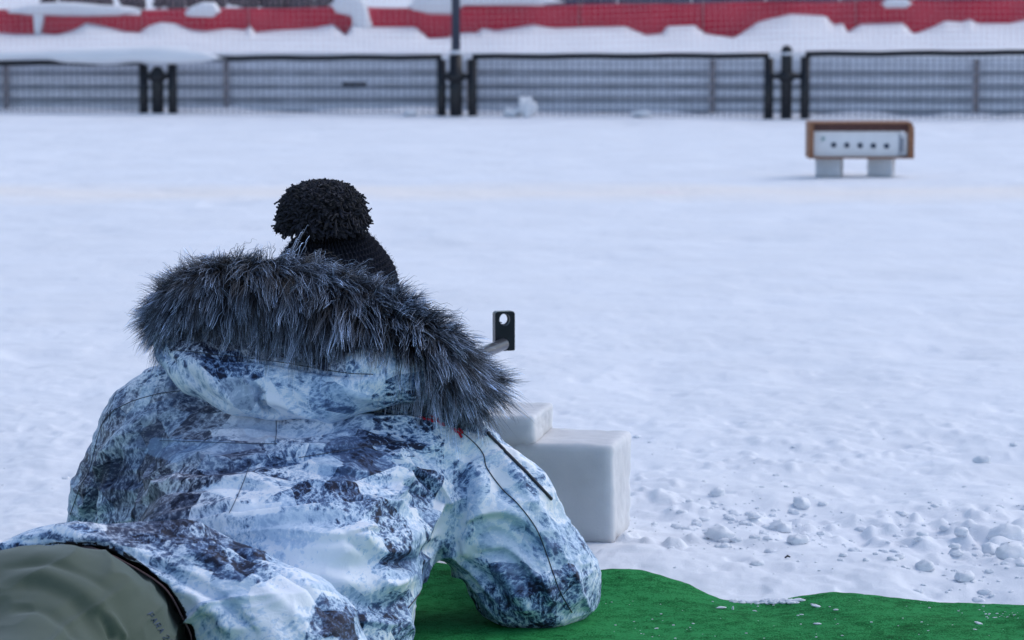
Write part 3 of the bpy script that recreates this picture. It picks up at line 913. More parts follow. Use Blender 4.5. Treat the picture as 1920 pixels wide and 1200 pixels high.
cap_strip([(1648, 6), (1660, -2), (1695, -2), (1706, 6)], [(1648, 8), (1656, 15), (1695, 15), (1706, 8)], D_BAN - 0.01, 0.06, 'small pad of snow on the banner top above the target box')

# ---- rising snow slope behind, rock rubble and a dark blue board wall far behind the banner
n1, n2 = 160, 40
xs_ = np.linspace(-30, 30, n1); ys_ = np.linspace(23.7, 70, n2)
A, B = np.meshgrid(xs_, ys_, indexing='ij')
Zs = 0.25 + 0.035 * (B - 23.7) + 0.10 * fbm(A * 0.5, B * 0.5, octv=3, seed=90)
me = mesh_np('snow_slope', np.stack((A, B, Zs), -1).reshape(-1, 3), grid_faces(n1, n2))
tag(link('snow_slope', me, M_BANK, smooth=True), 'snow slope rising behind the banners', kind='structure')
WHERE = ['first from the edge', 'second', 'third', 'fourth', 'fifth', 'sixth', 'seventh', 'eighth', 'ninth', 'tenth', 'eleventh', 'twelfth', 'thirteenth', 'fourteenth', 'fifteenth', 'sixteenth', 'last before the pole']
k = 0
for px in np.linspace(95, 640, 17):
    px = px + random.uniform(-8, 8)
    if 140 < px < 205 and False: continue
    c = lump('boulder', px, 4 + random.uniform(-5, 3), 25.6 + random.uniform(-0.3, 0.3), random.uniform(.06, .10), .08, random.uniform(.05, .08), 'dark boulder behind the left banners, %s of the row' % WHERE[k], 'boulder', 'dark boulders behind the left banners', seed=k + 3, mat=M_STONE, nseg=24, top_noise=0.6)
    zf = 0.25 + 0.035 * 1.9
    k += 1
wl = empty('board_wall', tuple(P(1020, 5, 26.0) * np.array((1, 1, 0))))
tag(wl, 'dark blue boarded wall low behind the banners to the right of the pole', 'wall')
for k in range(9):
    x0 = k * 0.62
    MB().box(x0, x0 + 0.61, 0, 0.04, 0.2, 0.86, bev=0.004).build('board_panel', simple('blue_black_board', (0.03 + 0.008 * (k % 3), 0.045 + 0.006 * (k % 2), 0.085), 0.7, scale=5, var=0.4) if k < 3 else bpy.data.materials['blue_black_board' + ('' if k % 3 == 0 else '.%03d' % (k % 3))], wl)

# ---- safety net hanging from the tall pole line
nb = MB()
for k in range(195):
    px = -80 + k * 10.6
    d = dfence(px) + 0.16
    x = (px - 960) / F_PX * d
    ztop, zb = 0.93, fz(px, 104)
    pts = []
    for j in range(5):
        t = j / 4
        z = zb + (ztop - zb) * t
        pts.append((x + 0.006 * math.sin(k * 0.37 + j * 1.1) - 0.02 * t, d + 0.004 * math.sin(k), z))
    nb.tube(pts, 0.00135, 3, cap=False)
for j in range(16):
    pts = []
    for k in range(61):
        px = -80 + k * 34.1
        d = dfence(px) + 0.16
        sag = 0.020 * math.sin(px * 0.0045 + 0.4) + 0.004 * math.sin(px * 0.02 + j)
        pts.append(((px - 960) / F_PX * d, d, fz(px, 104) + 0.02 + j * 0.036 + sag))
    nb.tube(pts, 0.00135, 3, cap=False)
net = nb.build('safety_net', M_CORD)
tag(net, 'fine pale square mesh net hanging in front of the red banners', 'net')

# ---- target box on two blocks of snow
D_T = 14.4
def tx(px): return (px - 960) / F_PX * D_T
def tz(py, d=D_T): return P(1600, py, d)[2]
tgt = empty('target_box', (tx(1614), D_T, tz(297)))
tag(tgt, 'white five hole shooting target in a brown wooden hood frame', 'target')
ox, oz = tgt.location.x, tgt.location.z
def tb(x0, x1, y0, y1, d0, d1): return (tx(x0) - ox, tx(x1) - ox, d0, d1, tz(y1) - oz, tz(y0) - oz)
MB().box(*tb(1516, 1525, 229, 294, -0.02, 0.16), bev=0.002).build('side_board', M_WOOD, tgt)
# right side board with a cut corner
bm = bmesh.new()
prof = [(1703, 294), (1703, 229), (1708, 229), (1713, 240), (1713, 294)]
fr = [bm.verts.new((tx(a) - ox, -0.02, tz(b) - oz)) for a, b in prof]; bk = [bm.verts.new((tx(a) - ox, 0.16, tz(b) - oz)) for a, b in prof]
bm.faces.new(fr); bm.faces.new(bk[::-1])
for k in range(5): bm.faces.new((fr[k], bk[k], bk[(k + 1) % 5], fr[(k + 1) % 5]))
bmesh.ops.recalc_face_normals(bm, faces=bm.faces)
me = bpy.data.meshes.new('side_board'); bm.to_mesh(me); bm.free(); link('side_board', me, M_WOOD, tgt)
MB().box(*tb(1525.3, 1702.7, 229, 232, -0.02, 0.16), bev=0.001).build('top_board', M_WOOD, tgt)
MB().box(*tb(1525.3, 1702.7, 232.2, 246, 0.0, 0.02)).build('hood_board', M_WOODD, tgt)
MB().box(*tb(1516, 1713, 294.3, 297, -0.03, 0.16), bev=0.001).build('bottom_board', M_WOOD, tgt)
plate = MB().box(*tb(1526, 1692, 246.2, 293.5, 0.012, 0.02)).build('target_plate', M_WHITE, tgt)
MB().box(*tb(1693, 1701, 250, 293.5, 0.010, 0.02)).build('side_plate', M_WHITE, tgt)
for k in range(5):
    cx, cz = tx(1563.5 + 24.8 * k) - ox, tz(272 + 0.5 * k) - oz
    bm = bmesh.new()
    bmesh.ops.create_cone(bm, cap_ends=True, segments=20, radius1=0.0125, radius2=0.0125, depth=0.004, matrix=Matrix.Translation((cx, 0.0095, cz)) @ Matrix.Rotation(math.pi / 2, 4, 'X'))
    me = bpy.data.meshes.new('hole'); bm.to_mesh(me); bm.free(); link('hole', me, M_HOLE, plate)
    bm = bmesh.new()
mk = MB()
mk.box(*tb(1541, 1543, 258, 265, 0.008, 0.0115)); mk.box(*tb(1543.2, 1548, 257.5, 259, 0.008, 0.0115)); mk.box(*tb(1543.2, 1547, 261, 262.5, 0.008, 0.0115))
mk.build('printed_mark', M_PRINT, plate)
mk = MB()
for q in range(6):
    mk.box(*tb(1689.5 + (q % 2) * 1.2, 1692.5 + (q % 2) * 2, 259 + q * 4.4, 262.3 + q * 4.4, 0.006, 0.0085))
mk.box(*tb(1686.5, 1688, 252, 292, 0.006, 0.0095))
mk.box(*tb(1692, 1700, 291, 293, 0.004, 0.0085))
mk.build('side_lettering', M_PRINTB, plate)

def ice_block(x, y, sx, sy, sz, z0, rz, label, seed=0, bev=0.008):
    nseg = 22
    bm = bmesh.new()
    bmesh.ops.create_cube(bm, size=1)
    for v in bm.verts: v.co = Vector((v.co.x * sx, v.co.y * sy, (v.co.z + 0.5) * sz))
    bmesh.ops.bevel(bm, geom=bm.edges, offset=bev, segments=2, affect='EDGES', profile=0.5)
    bmesh.ops.subdivide_edges(bm, edges=[e for e in bm.edges if e.calc_length() > 0.03], cuts=22, use_grid_fill=True)
    me = bpy.data.meshes.new('ice_block'); bm.to_mesh(me); bm.free()
    v, n = get_vn(me)
    v += n * (0.0028 * fbm(v[:, 0] * 14, v[:, 1] * 14, v[:, 2] * 14, octv=3, seed=seed) + 0.0022 * fbm(v[:, 0] * 70, v[:, 1] * 70, v[:, 2] * 70, octv=3, seed=seed + 9))[:, None]
    set_v(me, v)
    o = link('ice_block', me, M_ICE, smooth=True)
    o.location = (x, y, z0); o.rotation_euler.z = rz
    return tag(o, label, 'ice block', 'cut blocks of snow ice')
ice_block(tx(1558), D_T + 0.06, 0.118, 0.11, 0.094, tz(333), math.radians(-15), 'small pale snow block under the left end of the target box', 3, 0.004)
ice_block(tx(1656), D_T + 0.06, 0.118, 0.11, 0.094, tz(333), math.radians(-13), 'small pale snow block under the right end of the target box', 4, 0.004)
# the stair of blocks beside the shooter
rz = math.radians(-12)
ex, ey = np.array((math.cos(rz), math.sin(rz))), np.array((-math.sin(rz), math.cos(rz)))
fr = P(1150, 1026, 5.06)[:2]       # front right lower corner
c1 = fr - ex * 0.13 + ey * 0.085
ice_block(c1[0], c1[1], 0.26, 0.17, 0.168, -0.006, rz, 'large grey ice block standing on the snow just past the right elbow', 1, 0.007)
c2 = fr - ex * (0.135 + 0.09) + ey * 0.087
ice_block(c2[0], c2[1], 0.18, 0.168, 0.058, 0.148, rz, 'thin ice block laid on top of the large one as a step', 2, 0.006)

# ---- snow clods
bm_clod = []
for s_ in range(8):
    th = np.linspace(0, 2 * math.pi, 20, endpoint=False); ph = np.linspace(0.05, math.pi - 0.05, 12)
    T, Q = np.meshgrid(th, ph, indexing='ij')
    n = np.stack((np.cos(T) * np.sin(Q), np.sin(T) * np.sin(Q), np.cos(Q)), -1)
    r = 1 + 0.5 * fbm(n[..., 0] * 1.6 + s_, n[..., 1] * 1.6, n[..., 2] * 1.6 + 2 * s_, octv=3, seed=s_) 
    v = n * r[..., None]; v[..., 2] *= 0.8
    me = mesh_np('snow_clod', v.reshape(-1, 3), grid_faces(20, 12, wrap=True)[:, ::-1])
    me.materials.append(M_SNOW); me.polygons.foreach_set('use_smooth', np.ones(len(me.polygons), bool))
    bm_clod.append(me)
def gz(x, y): return float(ground_h(np.array([x]), np.array([y]))[0])
def dpy(py, z=0.0): return F_PX * (CAM_H - z) / (py + 46)
BIG = [(1357, 1012, 24, 'round snow clod nearest the ice block, fist sized'), (1503, 1022, 17, 'smaller round clod to the right of the fist sized one'),
       (1470, 990, 22, 'broad clod in the rubble behind the fist sized one'), (1852, 872, 16, 'lone rounded clod high on the right, above the snow pit'),
       (1745, 1066, 17, 'clod lying alone before the right snow heap'), (1815, 1010, 15, 'clod on the near side of the blue snow heap'),
       (1822, 1080, 18, 'clod close behind the right end of the carpet'), (1900, 1008, 30, 'largest lump of the snow heap at the right edge'),
       (1905, 1045, 26, 'low lump under the heap at the right edge'), (1870, 1030, 18, 'middle lump of the snow heap at the right edge'),
       (1350, 940, 13, 'pale clod in the trampled snow behind the ice block'), (1510, 952, 17, 'square edged clod at the far end of the rubble'),
       (1697, 1056, 9, 'pea sized clod beside the lone one before the heap'), (1590, 1050, 7, 'tiny clod midway between the rubble and the heap')]
for px, py, r, lb in BIG:
    d = dpy(py); x, y = (px - 960) / F_PX * d, d
    o = bpy.data.objects.new('snow_clod', bm_clod[random.randrange(8)]); C.objects.link(o)
    rm = r / F_PX * d
    o.location = (x, y, gz(x, y) + rm * 0.35); o.scale = (rm * 1.1, rm, rm * 0.85)
    o.rotation_euler = (0, 0, random.uniform(0, 6.28))
    tag(o, lb, 'snow clod', 'snow clods on the range')
# loose crumbs of snow: too many to count
V, Fc = [], []
for k in range(600):
    cl = random.random()
    if cl < 0.45: px, py = random.gauss(1430, 130), random.gauss(985, 35)
    elif cl < 0.8: px, py = random.gauss(1860, 90), random.gauss(1035, 45)
    else: px, py = random.uniform(-60, 2000), random.uniform(820, 1110)
    if py > 1125 or py < 780: continue
    d = dpy(py)
    if d < 4.72: continue
    x = (px - 960) / F_PX * d
    r = 0.0015 + 0.008 * random.random() ** 4
    me = bm_clod[k % 8]
    vv = np.empty(len(me.vertices) * 3, np.float32); me.vertices.foreach_get('co', vv); vv = vv.reshape(-1, 3)
    a = random.uniform(0, 6.28)
    R_ = np.array(((math.cos(a), -math.sin(a), 0), (math.sin(a), math.cos(a), 0), (0, 0, 1)))
    ff = np.array([p.vertices[:] for p in me.polygons]) + len(V) * 240
    V.append(vv @ R_.T * r * np.array((1.2, 1.0, .8)) + np.array((x, d, gz(x, d) + r * 0.1))); Fc.append(ff)
me = mesh_np('snow_crumbs', np.concatenate(V), np.concatenate(Fc))
tag(link('snow_crumbs', me, M_SNOW, smooth=True), 'loose crumbs of snow strewn over the range', kind='stuff')
tw = P(1476, 1051, dpy(1051))
o = MB().tube([(-0.004, 0, 0), (0.001, 0.001, 0.003), (0.005, 0, 0.001)], [0.0012, 0.002, 0.001], 6).build('bark_chip', M_STONE)
o.location = (tw[0], tw[1], gz(tw[0], tw[1]) + 0.002); tag(o, 'tiny dark bark chip on the bare snow behind the carpet', 'bark chip')

# ---- ice crumbs on the carpet
CR = [(1352, 1141, 9, 'flat sliver of ice on the carpet, left of the snowy dip'), (1374, 1143, 7, 'upright splinter of ice beside the flat sliver'),
      (1529, 1138, 10, 'long ice chip on the carpet mound right of the dip'), (1567, 1144, 5, 'small ice chip right of the long one'),
      (1503, 1153, 4, 'small round ice crumb below the long chip'), (1532, 1171, 7, 'pale thin ice chip lower on the carpet'),
      (1835, 1170, 8, 'thick ice chip alone near the right end of the carpet'), (1828, 1181, 4, 'crumb of ice just under the thick chip'),
      (1415, 1146, 4, 'crumb of ice below the dip'), (1231, 1179, 4, 'crumb of ice on the bare carpet past the elbow')]
def on_carpet(px, py):
    h, n = cast(bv_carpet, px, py)
    return h
for i, (px, py, r, lb) in enumerate(CR):
    h = on_carpet(px, py)
    if h is None: continue
    rm = r / F_PX * h.y
    o = bpy.data.objects.new('ice_chip', bm_clod[i % 8].copy()); C.objects.link(o)
    o.scale = (rm, rm * .5, rm * .35) if i != 1 else (rm * .3, rm * .4, rm)
    o.location = h + Vector((0, 0, rm * .2)); o.rotation_euler = (0, random.uniform(-.1, .3), random.uniform(-.5, .5))
    tag(o, lb, 'ice chip', 'ice chips on the carpet')
V, Fc = [], []
for k in range(330):
    if k < 230:
        px = random.uniform(1368, 1500); py = np.interp(px, mat_edge[:, 0], mat_edge[:, 1]) + abs(random.gauss(0, 3)) + 2.5
    else:
        px, py = random.uniform(1130, 1915), random.uniform(1125, 1198)
        if random.random() < .35: px, py = random.uniform(1840, 1915), random.uniform(1146, 1160)
    h = on_carpet(px, py)
    if h is None: continue
    r = (0.0012 + 0.0038 * random.random() ** 2) if k < 230 else 0.0004 + 0.001 * random.random() ** 2
    me = bm_clod[k % 8]
    vv = np.empty(len(me.vertices) * 3, np.float32); me.vertices.foreach_get('co', vv); vv = vv.reshape(-1, 3)
    ff = np.array([p.vertices[:] for p in me.polygons]) + len(V) * 240
    V.append(vv * r * np.array((1.5, 1, .7)) + np.array(h) + np.array((0, 0, r * .3))); Fc.append(ff)
me = mesh_np('snow_dusting', np.concatenate(V), np.concatenate(Fc))
tag(link('snow_dusting', me, M_SNOW, smooth=True), 'dusting of snow grains in the dip of the green carpet', kind='stuff')

# ================================================================== PERSON
person = empty('person', tuple(P(520, 1000, 4.4) * np.array((1, 1, 0))))
tag(person, 'person lying prone on the green carpet, aiming, in winter camouflage jacket and black bobble hat', 'person')
PO = np.array(person.location)
def to_person(me):
    me.transform(Matrix.Translation(-Vector(PO)))

def chain(X, pts, k, vol=None):
    """smooth union of cones through (px,py,d,r) nodes"""
    for a, b in zip(pts, pts[1:]):
        s = s_cone(X, P(*a[:3]), P(*b[:3]), a[3], b[3])
        vol = s if vol is None else smin(vol, s, k)
    return vol

# --- jacket
hJ = 0.0055
X, lo = field((-0.98, 3.62, -0.02), (0.20, 5.0, 0.45), hJ)
v_ = chain(X, [(312, 808, 4.60, .088), (560, 835, 4.50, .100), (822, 864, 4.42, .088)], .05)
v_ = smin(v_, chain(X, [(430, 900, 4.52, .120), (400, 1060, 4.22, .118)], .05), .06)
v_ = smin(v_, chain(X, [(690, 935, 4.40, .125), (600, 1095, 4.14, .118)], .05), .06)
v_ = smin(v_, chain(X, [(560, 900, 4.48, .125), (500, 1075, 4.2, .12)], .05), .06)
hip = chain(X, [(150, 1176, 3.93, .130), (330, 1196, 3.93, .132), (490, 1262, 3.90, .128), (530, 1330, 3.87, .12)], .06)
hip = smin(hip, chain(X, [(60, 1185, 3.86, .120), (150, 1190, 3.86, .125)], .05), .05)
v_ = smin(v_, hip, .022)
armL = chain(X, [(298, 814, 4.61, .084), (236, 925, 4.60, .075), (192, 1050, 4.62, .067)], .03)
armL = smin(armL, chain(X, [(192, 1050, 4.62, .066), (330, 950, 4.86, .050)], .03), .03)
v_ = smin(v_, chain(X, [(300, 850, 4.56, .085), (290, 960, 4.52, .085)], .03), .05)
v_ = smin(v_, armL, .030)
v_ = smin(v_, chain(X, [(350, 748, 4.56, .066), (520, 780, 4.54, .07)], .03), .04)
armR = chain(X, [(826, 862, 4.42, .088), (922, 968, 4.40, .090), (1012, 1088, 4.39, .078)], .03)
armR = smin(armR, chain(X, [(985, 1092, 4.36, .070), (1035, 1094, 4.41, .066)], .03), .03)
armR = smin(armR, chain(X, [(1020, 1090, 4.42, .062), (905, 900, 4.82, .046)], .03), .025)
v_ = smin(v_, armR, .025)
v_ = smin(v_, chain(X, [(672, 1130, 4.18, .075), (632, 1230, 4.08, .08)], .03), .05)
# collar stands up round the neck
v_ = smin(v_, chain(X, [(520, 740, 4.56, .075), (620, 735, 4.60, .08), (700, 750, 4.54, .075)], .04), .04)
# flat on the ground, open at the hem
v_ = smax(v_, (0.004 - X[2]) + 0 * X[0], .015)
ha = np.array((0.33, 0.93, 0.16)); ha /= np.linalg.norm(ha)
hp = P(170, 1065, 3.845)
hem_f = (X[0] - hp[0]) * ha[0] + (X[1] - hp[1]) * ha[1] + (X[2] - hp[2]) * ha[2]
v_ = smax(v_, -hem_f, .006)
hole = chain(X, [(60, 1226, 3.60, .126), (135, 1224, 3.86, .125), (200, 1218, 4.0, .10)], .03)
hole = smin(hole, chain(X, [(120, 1232, 3.60, .122), (172, 1242, 3.84, .124), (240, 1240, 4.0, .09)], .03), .03)
v_ = smax(v_, -hole, .006)
JV = v_
vv, ff = surface_nets(v_, lo, hJ)
vv = relax(vv, ff, 4)
me_j = subdivide(mesh_np('jacket_body', vv, ff), 1)
bv_j = bvh_of(me_j)
v, n = get_vn(me_j)
FOLDS = [
 # back, left to right
 ([(345, 765), (260, 800), (205, 850), (180, 910)], .016, .016, 'ridge'),
 ([(232, 800), (215, 870), (196, 920)], .010, -.016, 'ridge'),
 ([(200, 850), (190, 890), (176, 950), (165, 985)], .010, -.012, 'ridge'),
 ([(165, 880), (170, 920), (150, 975)], .008, .007, 'ridge'),
 ([(270, 915), (320, 893), (420, 878)], .012, .008, 'ridge'),
 ([(275, 905), (320, 893), (400, 878), (470, 866), (610, 849), (742, 828)], .012, .013, 'step'),
 ([(300, 860), (420, 850), (560, 830), (700, 812)], .012, .008, 'ridge'),
 ([(262, 940), (300, 922), (340, 912), (440, 905), (520, 915)], .010, .010, 'step'),
 ([(260, 985), (380, 955), (480, 945)], .010, .009, 'ridge'),
 ([(320, 985), (430, 973), (600, 955), (720, 950), (830, 960)], .012, .013, 'stepr'),
 ([(340, 1003), (450, 995), (600, 980), (700, 985)], .010, -.010, 'ridge'),
 ([(300, 826), (400, 830), (500, 833), (610, 842)], .006, .003, 'ridge'),
 ([(560, 870), (640, 890), (740, 900), (840, 935)], .010, .009, 'step'),
 ([(540, 900), (640, 915), (750, 928), (850, 950)], .010, .007, 'ridge'),
 ([(690, 850), (760, 875), (820, 915), (860, 975)], .008, .009, 'step'),
 ([(640, 1000), (720, 1040), (790, 1040)], .009, .009, 'step'),
 ([(420, 1010), (520, 1000), (640, 1010), (760, 985)], .010, .008, 'step'),
 ([(60, 1018), (200, 1018), (330, 1060), (430, 1120), (490, 1190)], .008, .007, 'step'),
 ([(300, 1000), (420, 1030), (540, 1090), (640, 1170)], .008, .006, 'stepr'),
 ([(740, 850), (800, 880), (850, 930)], .008, .007, 'ridge'),
 ([(520, 1010), (620, 1020), (720, 1010), (820, 1000)], .014, .009, 'ridge'),
 ([(560, 1050), (660, 1060), (760, 1050), (830, 1030)], .012, -.009, 'ridge'),
 ([(600, 1080), (700, 1100), (790, 1080)], .012, .009, 'ridge'),
 ([(650, 1120), (720, 1140), (770, 1120)], .010, -.008, 'ridge'),
 ([(700, 1020), (740, 1080), (750, 1150)], .012, .006, 'ridge'),
 # yoke and right shoulder
 ([(560, 790), (660, 790), (760, 785), (830, 800)], .014, .006, 'ridge'),
 ([(600, 815), (700, 812), (800, 830)], .010, -.006, 'ridge'),
 # right sleeve
 ([(885, 830), (870, 900), (865, 960), (850, 1030)], .010, -.013, 'ridge'),
 ([(905, 880), (900, 940), (880, 1010), (870, 1060)], .011, .008, 'ridge'),
 ([(865, 985), (930, 962), (985, 985), (1040, 1050)], .010, .012, 'step'),
 ([(890, 1030), (950, 1030), (1000, 1080), (1040, 1140)], .008, .008, 'step'),
 ([(845, 1010), (870, 1050), (910, 1090), (960, 1160)], .008, .009, 'stepr'),
 ([(880, 1010), (930, 1000), (980, 1030), (1020, 1090)], .010, -.010, 'ridge'),
 ([(885, 1040), (930, 1060), (970, 1110), (1000, 1160)], .012, .010, 'ridge'),
 ([(865, 1060), (900, 1100), (940, 1150)], .009, -.008, 'ridge'),
 ([(940, 870), (980, 920), (1030, 990), (1070, 1050)], .010, .005, 'ridge'),
 ([(915, 890), (960, 950), (1000, 1000)], .008, -.006, 'ridge'),
 ([(1060, 1060), (1085, 1100), (1070, 1150)], .010, .006, 'ridge'),
 # hip part of the jacket
 ([(20, 1010), (130, 995), (260, 1000), (400, 1050), (520, 1130), (600, 1190)], .012, .006, 'ridge'),
 ([(240, 1030), (340, 1070), (430, 1130), (500, 1200)], .016, -.007, 'ridge'),
 ([(400, 1010), (500, 1060), (590, 1120), (660, 1190)], .010, -.006, 'ridge'),
 ([(330, 1090), (400, 1150), (440, 1198)], .010, .007, 'ridge'),
 ([(300, 1020), (420, 1060), (520, 1120)], .007, .004, 'ridge'),
]
for pts, wd, am, kd in FOLDS:
    v = fold(v, n, bv_j, pts, wd, am, kd)
# overall crumple of a stiff shell fabric
lowz = smooth01(v[:, 2], 0.0, 0.03)
wx = 0.5 * fbm(v[:, 0] * 6, v[:, 1] * 6, v[:, 2] * 6, octv=2, seed=99)
# long drawn folds, crisp along their crests
q_ = proj(v + np.zeros(3))
onarm = smooth01(q_[:, 0], 850, 900)
ca_, sa_ = math.cos(0.95), math.sin(0.95)
uh, uv_ = v[:, 0] * 1.0 + v[:, 1] * 0.4, v[:, 2] - 0.12 * v[:, 0]
ah, av = v[:, 0] * ca_ - v[:, 2] * sa_, v[:, 0] * sa_ + v[:, 2] * ca_
f1 = (1 - np.abs(fbm(uh * 4.5 + wx, v[:, 1] * 6, uv_ * 24 + wx * 2, octv=2, seed=101))) ** 4
f1b = (1 - np.abs(fbm(ah * 6 + wx, v[:, 1] * 6, av * 20 + wx * 2, octv=2, seed=107))) ** 4
f1 = f1 * (1 - onarm) + f1b * onarm
msk = 0.35 + 0.65 * smooth01(fbm(v[:, 0] * 7, v[:, 1] * 7, v[:, 2] * 7, octv=1, seed=103), -0.3, 0.4)
v += n * ((f1 - 0.45) * 0.0150 * msk * lowz)[:, None]
f2 = (1 - np.abs(fbm(uh * 14 + wx, v[:, 1] * 14, uv_ * 40 + wx, octv=2, seed=111))) ** 3
v += n * ((f2 - 0.5) * 0.0040 * lowz)[:, None]
set_v(me_j, v)
bv_j = bvh_of(me_j)

def guide(me, regions, polys, base=(0.5, 0.0, 0.0)):
    """tone of the cloth by place: broad regions, camouflage artwork patches, a painted crease shade"""
    v, n = get_vn(me)
    q = proj(v)
    g = np.tile(np.array(base, float), (len(v), 1))
    for cx, cy, rx, ry, dt, dw, dp in regions:
        wgt = np.exp(-(((q[:, 0] - cx) / rx) ** 2 + ((q[:, 1] - cy) / ry) ** 2))
        g += wgt[:, None] * np.array((dt, dw, dp))
    jx = 7 * fbm(v[:, 0] * 45, v[:, 1] * 45, v[:, 2] * 45, octv=3, seed=7); jy = 7 * fbm(v[:, 0] * 45 + 9, v[:, 1] * 45, v[:, 2] * 45, octv=3, seed=8)
    qq = q + np.stack((jx, jy), 1)
    for poly, tone, wm, pl in polys:
        m = in_poly(qq if pl < 0.5 else q, poly)
        g[m] = (tone + (0.10 if tone < 0.3 else 0.0), wm, pl)
    g = np.clip(g, 0, 1)
    a = me.color_attributes.new('guide', 'FLOAT_COLOR', 'POINT')
    a.data.foreach_set('color', np.hstack((g, np.ones((len(g), 1)))).astype(np.float32).ravel())
REG = [(215, 860, 170, 170, -.10, .75, .45), (420, 800, 160, 70, -.08, .8, .2), (300, 940, 140, 60, -.06, .6, 0), (620, 1060, 110, 70, .22, 0, 0), (560, 1100, 90, 60, .2, 0, .1),
       (730, 850, 90, 60, -.05, 0, 0), (960, 860, 50, 60, .22, 0, 0), (1080, 1090, 50, 80, -.14, 0, 0), (940, 1060, 50, 80, .06, 0, 0), (300, 1090, 120, 60, .16, 0, 0),
       (480, 1160, 140, 50, .15, 0, 0), (160, 1005, 110, 20, .0, 0, 0), (600, 790, 120, 30, -.05, .5, 0), (860, 1100, 50, 60, -.2, 0, 0), (830, 960, 60, 90, .1, 0, 0)]
POL = [([(0, 1018), (100, 1022), (200, 1055), (270, 1100), (330, 1165), (350, 1202), (395, 1202), (350, 1130), (280, 1072), (200, 1038), (100, 1012), (0, 1009)], .84, 0, .5), ([(441, 772), (520, 778), (517, 828), (500, 831), (448, 826)], .64, .9, 1.0),
       ([(385, 885), (470, 868), (462, 880), (380, 912)], .20, .9, .3),  # dark patch paints the shade under the crease across the back
       ([(378, 917), (455, 897), (440, 935), (400, 925)], .86, 0, .8), ([(430, 950), (530, 940), (520, 965), (430, 968)], .90, 0, .9),
       ([(555, 858), (600, 850), (700, 815), (742, 820), (738, 900), (700, 905), (680, 870), (640, 850)], .26, .1, 0),
       ([(845, 860), (885, 870), (875, 960), (850, 1000), (835, 980), (850, 920)], .22, .1, 0),
       ([(770, 780), (820, 785), (815, 815), (780, 800)], .18, .1, 0), ([(350, 1020), (490, 1020), (500, 1045), (450, 1095), (400, 1080), (350, 1035)], .20, .1, 0),
       ([(125, 985), (160, 980), (190, 998), (150, 1003)], .16, 0, .4), ([(75, 990), (120, 985), (150, 1005), (145, 1012)], .88, 0, .9),
       ([(740, 1030), (830, 1040), (810, 1090), (720, 1085), (690, 1070)], .40, 0, .3), ([(600, 1110), (650, 1130), (690, 1160), (670, 1200), (610, 1195), (570, 1200)], .22, .1, 0),
       ([(960, 865), (1000, 905), (1010, 930), (985, 930), (950, 890)], .40, 0, .2), ([(1035, 1010), (1060, 1040), (1062, 1090), (1040, 1070)], .26, 0, 0),
       ([(900, 970), (960, 1000), (1010, 1080), (960, 1080), (905, 1020)], .56, .2, .5), ([(935, 905), (985, 960), (1005, 1010), (960, 990), (930, 950)], .40, 0, .1), ([(985, 1080), (1050, 1100), (1070, 1150), (1000, 1150)], .36, 0, .1), ([(870, 1060), (930, 1060), (990, 1170), (930, 1150)], .46, .1, .2), ([(285, 820), (440, 828), (500, 838), (330, 868), (270, 850)], .50, .4, .8),
       ([(240, 1000), (390, 990), (440, 1010), (330, 1015), (255, 1020)], .42, .3, 0), ([(480, 965), (640, 955), (620, 1000), (560, 1030), (470, 1000)], .62, .1, .6),
       ([(150, 1028), (260, 1050), (330, 1120), (260, 1100), (150, 1040)], .88, 0, .5), ([(800, 1010), (850, 1000), (855, 1050), (830, 1060)], .2, .1, .1)]
guide(me_j, REG, POL, (0.54, 0.05, 0.0))
# inside of the hem is dark lining: second material where the surface faces the hollow
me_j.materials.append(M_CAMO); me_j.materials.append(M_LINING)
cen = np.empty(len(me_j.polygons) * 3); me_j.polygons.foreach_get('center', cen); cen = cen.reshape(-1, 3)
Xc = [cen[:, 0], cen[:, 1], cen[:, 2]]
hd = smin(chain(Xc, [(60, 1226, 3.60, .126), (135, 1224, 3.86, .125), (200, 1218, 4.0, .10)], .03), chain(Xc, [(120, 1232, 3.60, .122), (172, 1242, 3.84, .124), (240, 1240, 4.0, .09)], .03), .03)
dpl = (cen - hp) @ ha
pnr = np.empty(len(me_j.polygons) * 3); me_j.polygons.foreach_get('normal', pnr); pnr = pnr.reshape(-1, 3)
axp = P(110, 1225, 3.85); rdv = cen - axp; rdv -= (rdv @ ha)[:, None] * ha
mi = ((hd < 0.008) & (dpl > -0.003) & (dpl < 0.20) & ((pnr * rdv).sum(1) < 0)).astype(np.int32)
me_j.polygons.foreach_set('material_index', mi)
to_person(me_j)
jacket = link('jacket', me_j, None, person, True)

# seams, drawstring and zip: thin cords that lie on the cloth
def cord_on(bvh, pts, r, name, mat, parent, n=60, lift=0.0, flat=1.0):
    s = on_surface(bvh, pts, n, lift)
    runs, cur = [], []
    for p, nn in s:
        if cur and np.linalg.norm(p - cur[-1]) > 0.06: runs.append(cur); cur = []
        cur.append(p)
    runs.append(cur)
    b = MB()
    for c in [max(runs, key=len)]:
        if len(c) > 2: b.tube([Vector(q - PO) for q in c], r, 6, flat=flat)
    return b.build(name, mat, parent, True)
SEAMS = [[(705, 752), (780, 762), (830, 786), (880, 822), (905, 850), (913, 878), (940, 915), (975, 950), (1010, 1000), (1035, 1070), (1050, 1110), (1072, 1148)],
         [(212, 770), (250, 752), (300, 738), (345, 732)], [(132, 965), (150, 915), (168, 880), (190, 800), (215, 768)],
         [(470, 868), (450, 920), (430, 962)], [(518, 780), (516, 826), (498, 832), (300, 826)], [(560, 858), (640, 845), (742, 828)],
         [(60, 1022), (160, 1036), (260, 1095), (330, 1165), (360, 1196)]]
M_STITCH = simple('blue_grey_stitching', (0.06, 0.08, 0.13), 0.7)
